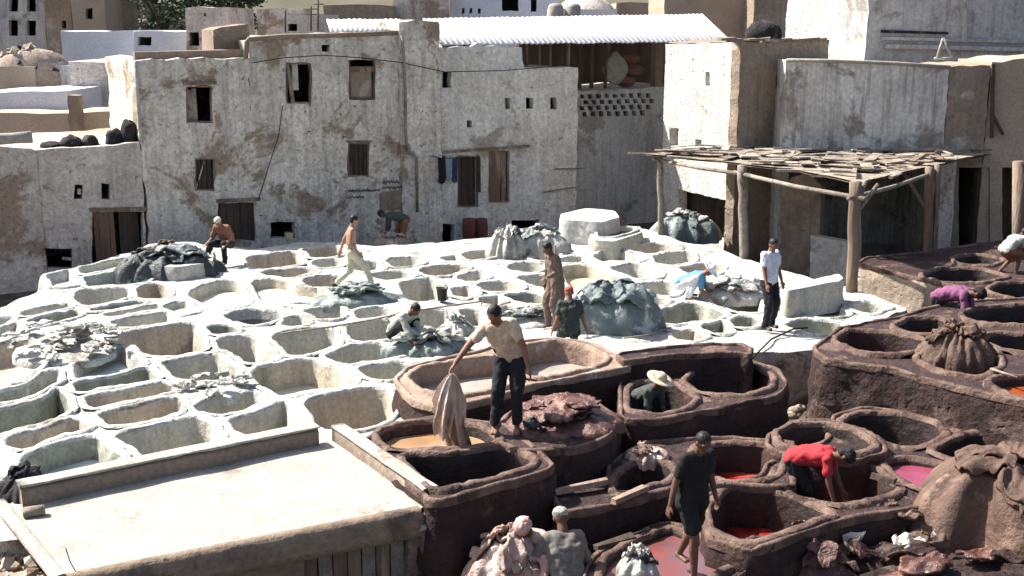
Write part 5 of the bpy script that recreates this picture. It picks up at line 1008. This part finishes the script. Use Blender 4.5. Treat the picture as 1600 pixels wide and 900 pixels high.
def person(label, loc, rz, hip=(0, 0, .92), lean=0.0, side=0.0, bend=0.0, headp=0.0, heady=0.0, feet=((-.1, 0, 0), (.1, 0, 0)), hands=None, kp=(0, 1, 0), ep=(0, -1, -.2), s=1.0, skin=skin1,
           top=None, bottom=None, sleeves=.55, legs=1.0, detail=False, hair=True, hat=None, hatm=None, belt=None, toes=((0, 1, 0), (0, 1, 0)), shoes=None, long_top=0.0, bald=False, vneck=False, kps=None, eps=None):
    """pose in a local frame: +y is where the person faces, +x to the right, z up, feet at z 0"""
    e = empty('person', loc, label, 'person', None, rz); e.scale = (s, s, s)
    bd, tp, bt = MB(), MB(), MB()
    H = Vector(hip); up = Vector((math.sin(side), math.sin(lean) * math.cos(side), math.cos(lean) * math.cos(side))); l2 = lean + bend
    up2 = Vector((math.sin(side) * 1.0, math.sin(l2) * math.cos(side), math.cos(l2) * math.cos(side))).normalized(); X = Vector((1, 0, 0)); X = (X - up2 * X.dot(up2)).normalized()
    W = H + up * .2; C = W + up2 * .16; N = C + up2 * .15; fw = X.cross(up2) * -1; fw = up2.cross(X)
    shl = N - X * .165 - up2 * .03; shr = N + X * .165 - up2 * .03
    hd = Vector((math.sin(side) * .5 + math.sin(heady) * .05, math.sin(l2 * .6 + headp), math.cos(l2 * .6 + headp))).normalized(); HC = N + hd * .155 + Vector((math.sin(heady), math.cos(heady), 0)) * .02
    hy = Vector((math.sin(heady), math.cos(heady), 0)); hfw = (hy - hd * hy.dot(hd)).normalized(); hx = hfw.cross(hd)
    HM = Matrix((hx, hfw, hd)).transposed()
    # torso
    def torso(b, g):
        for sx in (-1, 1):
            b.capsule(H + Vector((sx * .07, 0, 0)), .105 + g, W + X * sx * .065, .095 + g); b.capsule(W + X * sx * .065, .095 + g, C + X * sx * .085, .10 + g); b.capsule(C + X * sx * .085, .10 + g, N + X * sx * .11 - up2 * .06, .075 + g)
        b.capsule(N - X * .13 - up2 * .045, .062 + g, N + X * .13 - up2 * .045, .062 + g); b.capsule(H, .11 + g, C, .105 + g)
    torso(bd, 0); bd.capsule(N - up2 * .04, .062, N + hd * .1, .054)
    # head
    bd.ball(HC + hd * .025 - hfw * .005, (.074, .092, .098), HM, 18, 12); bd.capsule(HC - hd * .04 + hfw * .035, .052, HC - hd * .075 + hfw * .052, .032); bd.capsule(HC + hd * .01 + hfw * .086, .010, HC - hd * .018 + hfw * .103, .015)
    for sx in (-1, 1): bd.ball(HC + hx * sx * .077 - hfw * .005, (.012, .022, .032), HM, 8, 6); bd.capsule(HC + hx * sx * .018 + hd * .032 + hfw * .084, .012, HC + hx * sx * .045 + hd * .03 + hfw * .074, .011)
    hands = hands or ((-.28, .05, .78), (.28, .05, .78)); res = []
    for k, (sh, hh) in enumerate(((shl, hands[0]), (shr, hands[1]))):
        sx = -1 if k == 0 else 1; po = (eps[k] if eps else ep); el, wr = ik(sh, hh, .29, .255, (po[0] * sx if not eps else po[0], po[1], po[2]))
        bd.capsule(sh, .058, el, .042); bd.capsule(el, .043, wr, .027); fd = (wr - el).normalized(); res.append((sh, el, wr))
        sidev = fd.cross(Vector((0, 0, 1))); sidev = sidev.normalized() if sidev.length > .2 else X.copy(); 
        if abs(fd.z) > .6: sidev = Vector((0, 1, 0)) - fd * fd.y; sidev.normalize()
        pn = fd.cross(sidev).normalized() * (1 if k else -1); pc = wr + fd * .045
        for q in (-.026, 0, .026): bd.capsule(wr + fd * .01 + sidev * q * .6, .016, wr + fd * .085 + sidev * q, .014)
        for q, L in ((-.031, .058), (-.011, .075), (.011, .08), (.031, .07)):
            a = wr + fd * .09 + sidev * q; m1 = a + fd * L * .5 - pn * .008; bd.capsule(a, .0095, m1, .009, 8, 3); bd.capsule(m1, .009, m1 + (fd * .7 - pn * .7).normalized() * L * .5, .008, 8, 3)
        a = wr + fd * .03 + sidev * .03; m1 = a + (fd * .6 + sidev * .7).normalized() * .04; bd.capsule(a, .013, m1, .011, 8, 3); bd.capsule(m1, .011, m1 + (fd * .9 - pn * .4).normalized() * .035, .009, 8, 3)
        if top and sleeves > 0:
            q = sh.lerp(el, min(1, sleeves)); tp.capsule(sh, .07, q, .062)
            if sleeves > 1: tp.capsule(el, .058, el.lerp(wr, sleeves - 1), .045)
    for k, ft in enumerate(feet):
        sx = -1 if k == 0 else 1; hj = H + Vector((sx * .095, 0, -.02)); an = Vector(ft) + Vector((0, 0, .08)); kn, an = ik(hj, an, .43, .43, kps[k] if kps else kp)
        bd.capsule(hj, .088, kn, .056); cm = kn.lerp(an, .32) - Vector((0, .014, 0)); bd.capsule(kn, .054, cm, .055); bd.capsule(cm, .055, an, .036)
        td = Vector(toes[k]).normalized(); 
        for q in (-.02, .02): bd.capsule(an - Vector((0, 0, .045)) - td * .04, .034, an - Vector((0, 0, .058)) + td * .13 + td.cross(Vector((0, 0, 1))) * q, .024)
        if bottom:
            L1 = min(1, legs * 2); bt.capsule(hj, .108, hj.lerp(kn, L1), .082 if legs > .5 else .098)
            if legs > .5:
                t = (legs - .5) * 2; bt.capsule(kn, .078, kn.lerp(an, t), .062 if t > .7 else .074)
        if shoes is not None:
            b = MB(); b.capsule(an - Vector((0, 0, .045)) - td * .045, .045, an - Vector((0, 0, .052)) + td * .14, .036); b.build('shoe', shoes, None).parent = e
    v = .0085 if detail else .014
    vox(bd, v, 1 if detail else 1, 'body', skin, e)
    if top:
        torso(tp, .02)
        if long_top: tp.capsule(H - X * .07, .135, H + Vector((-.08, 0, -long_top)), .13); tp.capsule(H + X * .07, .135, H + Vector((.08, 0, -long_top)), .13)
        b2 = MB(); vox(tp, .016, 3, 'shirt', top, e, .019, 7)
    if bottom:
        for sx in (-1, 1): bt.capsule(H + Vector((sx * .06, 0, -.03)), .118, H + Vector((sx * .06, 0, 0)) + up * .08, .112)
        vox(bt, .016, 2, 'trousers', bottom, e, .018, 7)
    if belt: b = MB(); b.capsule(H + up * .09 - Vector((.075, 0, 0)), .118, H + up * .10 + Vector((.075, 0, 0)), .118); vox(b, .02, 2, 'belt', belt, e)
    if hair and not hat:
        b = MB(); b.ball(HC + hd * .046 - hfw * .016, (.081, .094, .086), HM, 18, 12); b.ball(HC - hfw * .04 + hd * .005, (.074, .062, .075), HM); vox(b, .012, 1, 'hair', hairm, e, .006, 30)
    if hat == 'cap': b = MB(); b.ball(HC + hd * .055 - hfw * .004, (.085, .10, .072), HM, 18, 10); b.capsule(HC + hd * .045 + hfw * .06, .03, HC + hd * .04 + hfw * .1, .02) if vneck is None else None; vox(b, .012, 2, 'cap', hatm, e, .003)
    if hat == 'wrap': b = MB(); b.ball(HC + hd * .05 - hfw * .01, (.092, .108, .085), HM, 18, 10); b.ball(HC - hfw * .06 - hd * .02, (.07, .05, .07), HM); vox(b, .012, 2, 'head_cloth', hatm, e, .012, 18)
    if hat == 'straw':
        b = MB(); b.ball(HC + hd * .08, (.088, .10, .085), HM, 20, 10); V = b.v; n = 28; k = len(b.v)
        for r_, zz in ((.085, .065), (.14, .05), (.20, .055), (.20, .045), (.14, .038), (.085, .05)): b.v += [HC + HM @ Vector((r_ * math.cos(6.2832 * q / n), r_ * 1.1 * math.sin(6.2832 * q / n), zz)) for q in range(n)]
        b.f += [(k + i * n + q, k + i * n + (q + 1) % n, k + ((i + 1) % 6) * n + (q + 1) % n, k + ((i + 1) % 6) * n + q) for i in range(6) for q in range(n)]; b.build('straw_hat', hatm, None).parent = e
    if detail:
        for sx in (-1, 1): b = MB(); b.ball(HC + hx * sx * .03 + hd * .012 + hfw * .08, (.008, .005, .0035), HM, 8, 6); b.build('eye', white_eye, None).parent = e; b = MB(); b.capsule(HC + hx * sx * .016 + hd * .036 + hfw * .090, .0035, HC + hx * sx * .046 + hd * .036 + hfw * .078, .003, 8, 3); b.build('eyebrow', hairm, None).parent = e
        b = MB(); b.capsule(HC - hx * .02 - hd * .048 + hfw * .085, .006, HC + hx * .02 - hd * .048 + hfw * .085, .006, 8, 3); b.build('mouth', lipm, None).parent = e
    return e, res
PI = math.pi
beige = plain('beige_knit_shirt', (.62, .50, .37)); black = plain('faded_black_cotton', (.012, .012, .013)); navy = plain('dark_charcoal_trousers', (.017, .018, .022)); whitec = plain('white_cotton', (.78, .80, .86)); cream = plain('cream_cotton', (.62, .60, .46))
redc = plain('red_shirt', (.42, .03, .04)); greyc = plain('grey_brown_jacket', (.16, .145, .13)); blue = plain('light_blue_shirt', (.12, .33, .55)); purple = plain('purple_shirt', (.20, .07, .15)); olive = plain('dark_green_grey_shirt', (.055, .065, .06)); brownc = plain('long_brown_coat', (.17, .12, .095)); redcap = plain('red_cap_cloth', (.40, .07, .06)); pcap = mat('patterned_cap', (.55, .53, .48), (.10, .10, .11), sc=14, bump=.2); straw = plain('straw', (.62, .52, .36)); greyshirt = plain('pale_grey_green_shirt', (.42, .44, .38)); rustc = plain('rust_check_shirt', (.24, .11, .07)); shoe = plain('black_shoe', (.02, .018, .018), rough=.5)
# 1 man in beige dipping a hide: faces the camera, leans forward-left
def at(px, py, z): return P(px, py, z)
m1 = at(792, 674, .33); H1 = m1
person('man in beige V-neck shirt and dark trousers bending to dip a pale hide', m1, PI - .1, hip=(-.03, -.14, .93), lean=.40, bend=.22, side=.24, headp=.25, heady=.3, feet=((-.12, 0, .0), (.14, .02, .0)), hands=((-.30, .22, .80), (.66, .30, .80)), eps=((-.9, -.3, 0), (.5, -.5, -.2)), s=1.14, top=beige, bottom=navy, sleeves=.62, legs=.93, detail=True, belt=black, kp=(0, 1, 0))
# 2 man in black walking
m2 = at(1078, 897, -.42)
person('man in loose black T-shirt and shorts walking past the lilac pool', m2, PI + .55, hip=(0, 0, .93), lean=.05, bend=.1, headp=.30, heady=.15, feet=((-.10, -.30, .04), (.08, .16, 0)), hands=((-.30, .05, .80), (.30, -.02, .88)), s=1.03, skin=skin2, top=black, bottom=black, sleeves=.7, legs=.36, detail=True, long_top=.07, kps=((0, 1, 0), (0, 1, 0)))
# 3 man in red bending into the oval vat
m3 = P(1262, 752, -.2); m3.z = -.78
person('man in red shirt bent double inside the oval dye vat', m3, -PI / 2 - .45, hip=(0, -.2, .88), lean=1.15, bend=.35, headp=.5, feet=((-.12, -.15, 0), (.12, -.15, 0)), hands=((-.15, .5, .25), (.25, .45, .2)), skin=skin2, top=redc, bottom=black, sleeves=.6, legs=.5, hat='wrap', hatm=black, s=1.0)
# 4 capped man from behind, bottom
m4 = at(888, 985, -1.1)
person('man in grey jacket and patterned cap seen from behind at the bottom edge', m4 + Vector((0, .15, 0)), .25, hip=(0, 0, .45), lean=.28, bend=.2, headp=.15, feet=((-.25, .4, 0), (.25, .4, 0)), hands=((-.42, .42, .5), (.3, .38, .45)), skin=skin2, top=greyc, bottom=navy, sleeves=1.6, hat='cap', hatm=pcap, s=1.12, kp=(0, .6, 1))
person('person with twisted pink head cloth and pinkish garment crouching left of the capped man', P(838, 960, -1.1) + Vector((0, .25, 0)), PI - .5, hip=(0, -.1, .45), lean=.35, bend=.3, headp=.4, feet=((-.22, .3, 0), (.22, .3, 0)), hands=((-.3, .45, .45), (.32, .42, .4)), skin=skin2, top=plain('pinkish_garment', (.50, .34, .29)), bottom=plain('pinkish_skirt', (.42, .26, .22)), sleeves=1.5, hat='wrap', hatm=plain('pink_head_cloth', (.58, .36, .31)), s=1.12, kp=(0, .6, 1))
# 5 man in white shirt
person('standing man in white T-shirt and dark trousers under the awning corner', at(1198, 512, .04), PI + .6, hip=(0, 0, .93), feet=((-.12, .0, 0), (.13, .08, 0)), hands=((-.27, .08, .84), (.25, .18, .86)), headp=.3, s=1.02, skin=skin1, top=whitec, bottom=navy, sleeves=.6, shoes=shoe, heady=.2)
# 6 walking man
person('bare chested man in cream trousers striding across the white terrace', at(551, 452, .05), PI / 2 * -1 + .25, hip=(0, 0, .86), lean=-.05, bend=.15, headp=.2, feet=((-.08, -.36, .05), (.08, .42, .03)), hands=((-.24, -.22, .82), (.22, .12, .86)), s=1.0, skin=skin3, bottom=cream, legs=.94, shoes=shoe, toes=((0, 1, -.5), (0, 1, .2)))
# 7 seated man left
person('man in rust check shirt seated on the raised tank edge at the left', at(350, 410, .05), PI - .35, hip=(0, -.2, .46), lean=.3, bend=.3, headp=.3, feet=((-.2, .25, 0), (.28, .35, 0)), hands=((-.22, .22, .5), (.3, .25, .48)), s=1.0, top=rustc, bottom=navy, sleeves=.8, hat='cap', hatm=cream, kp=(0, .3, 1))
# 8 bending man in the shade
person('man in dark clothes bent over at the foot of the facade below the scrawl', at(634, 390, -.5), PI / 2 + .2, hip=(0, 0, .88), lean=1.15, bend=.3, headp=.4, feet=((-.1, -.12, 0), (.1, .15, 0)), hands=((-.1, .55, .25), (.15, .6, .2)), s=1.0, top=olive, bottom=rustc, sleeves=1.5, skin=skin2)
# 9 man in brown with a pole
person('man in long brown coat holding an upright pole in the middle of the terrace', at(868, 512, .02), PI / 2 + .5, hip=(0, 0, .93), lean=.1, bend=.15, headp=.35, feet=((-.1, 0, 0), (.1, .1, 0)), hands=((-.15, .28, 1.05), (.2, .1, .85)), s=1.0, top=brownc, bottom=brownc, sleeves=1.8, long_top=.3, skin=skin2)
q = P(868, 512, .02); b = MB(); b.tube([D(866, 470, q.y - .15), D(869, 430, q.y - .05), D(867, 384, q.y)], .022, 7); tag(b.build('pole', wood), 'upright wooden pole in front of the man in brown', 'pole')
# 10 red cap back view
person('man with red cap and dark shirt seen from behind beside the blue grey bundle', at(890, 566, -.2), .1, hip=(0, 0, .62), lean=.12, bend=.1, headp=.1, feet=((-.15, .1, 0), (.15, .1, 0)), hands=((-.3, .1, .6), (.32, .1, .58)), s=.98, skin=skin1, top=olive, bottom=navy, sleeves=.6, hat='cap', hatm=redcap, kp=(0, 1, .3))
# 11 crouching man
person('man in pale grey shirt crouching among wet hides left of centre', at(626, 541, .03), PI * .5 * -1 - .6, hip=(0, -.12, .26), lean=.5, bend=.4, headp=.3, feet=((-.16, .1, 0), (.16, .12, 0)), hands=((-.12, .5, .2), (.2, .5, .15)), s=1.0, top=greyshirt, bottom=navy, sleeves=1.5, kp=(0, .3, 1), skin=skin2)
# 12 man in blue
person('man in light blue shirt bent down with straw coloured hat near the back right', at(1070, 464, .0), -PI / 2 - .3, hip=(0, -.1, .30), lean=1.0, bend=.25, headp=.1, feet=((-.16, .1, 0), (.16, .12, 0)), hands=((-.12, .62, .1), (.2, .6, .08)), s=1.0, top=blue, bottom=whitec, sleeves=.7, hat='straw', hatm=whitec, kp=(0, .3, 1), skin=skin1)
# 13 purple
person('person in purple shirt bent over at the right rough block', at(1478, 548, -.5), PI + .9, hip=(0, -.2, .95), lean=1.1, bend=.4, headp=.5, feet=((-.12, -.1, 0), (.12, -.1, 0)), hands=((-.15, .45, .45), (.25, .5, .4)), top=purple, bottom=navy, sleeves=.8, skin=skin2, hat='wrap', hatm=black, s=1.12)
# 14 right edge
person('pale clothed man bending beside the timber post at the right edge', at(1568, 428, .30), PI / 2 * -1 + .4, hip=(0, 0, .62), lean=.8, bend=.3, headp=.2, feet=((-.12, 0, 0), (.12, .3, 0)), hands=((-.1, .5, .25), (.2, .55, .2)), s=.9, top=greyshirt, bottom=rustc, sleeves=.6, legs=.5, skin=skin2)
# 15 straw hat man in the vat
person('man with a straw hat and dark green shirt stooping inside a dark vat', P(1000, 612, .18) + Vector((0, 0, -1.12)), -PI / 2 - .7, hip=(0, -.12, .9), lean=.65, bend=.4, headp=-.25, feet=((-.12, -.1, 0), (.12, -.1, 0)), hands=((-.15, .45, .6), (.25, .45, .55)), top=olive, bottom=navy, sleeves=.8, hat='straw', hatm=straw, skin=skin2, s=1.0)
# hide held by man 1
def held(label, top_, bot, w, m, m2):
    e = empty('hide', top_, label, 'hide'); T0, B0 = Vector(top_), Vector(bot)
    for li, (dx, ws, t1, dy, mm, ph) in enumerate(((-.02, 1.0, .96, .0, m, .0), (.05, .75, 1.0, -.06, m2, 2.1), (-.10, .62, .80, -.10, m, 4.0))):
        nu, nt = 34, 34; V = []
        for r in range(nt):
            t = r / (nt - 1) * t1; W = w * 2 * ws * (.09 + .91 * min(1, t * 2.8) ** .75) * (1 - .42 * max(0, t - .62) / .38)
            for k in range(nu):
                u = k / (nu - 1) * 2 - 1; hem = .06 * noise.noise(Vector((u * 2.5, li, 0))) * t * t + .05 * t * t * math.cos(u * 5 + ph)
                c = T0.lerp(B0, t); fo = math.sin(u * 6.5 + ph + 1.6 * t) * .055 * min(1, t * 2) + .03 * fbm(u * 2, t * 3, li + 2)
                Wk = W * (1 + .45 * noise.noise(Vector((math.copysign(1, u) * 3.3 + ph, t * 3.1, li + .5)))); V.append(c + Vector((u * Wk * .5 + dx * t * 1.6 - .05 * math.sin(t * 3), dy * min(1, t * 3) + fo - .09 * (1 - u * u) * min(1, t * 2), hem)))
        Fc = [(r * nu + k, r * nu + k + 1, (r + 1) * nu + k + 1, (r + 1) * nu + k) for r in range(nt - 1) for k in range(nu - 1)]; q = len(V)
        V += [v + Vector((0, .012, 0)) for v in V]; Fc += [tuple(j + q for j in f[::-1]) for f in Fc]
        ed = [k for k in range(nu)] + [r * nu + nu - 1 for r in range(1, nt)] + [(nt - 1) * nu + k for k in range(nu - 2, -1, -1)] + [r * nu for r in range(nt - 2, 0, -1)]
        Fc += [(ed[j], q + ed[j], q + ed[(j + 1) % len(ed)], ed[(j + 1) % len(ed)]) for j in range(len(ed))]
        mesh('fold', V, Fc, mm, e)
hy = D(706, 584, m1.y - .40)
held('pale pinkish hide dangling from the hand of the man in beige', hy, P(716, 699, .14), .23, h_held, hide('wet_ochre_hide', (.50, .33, .20), (.42, .27, .19), (.55, .42, .34), rough=.4))
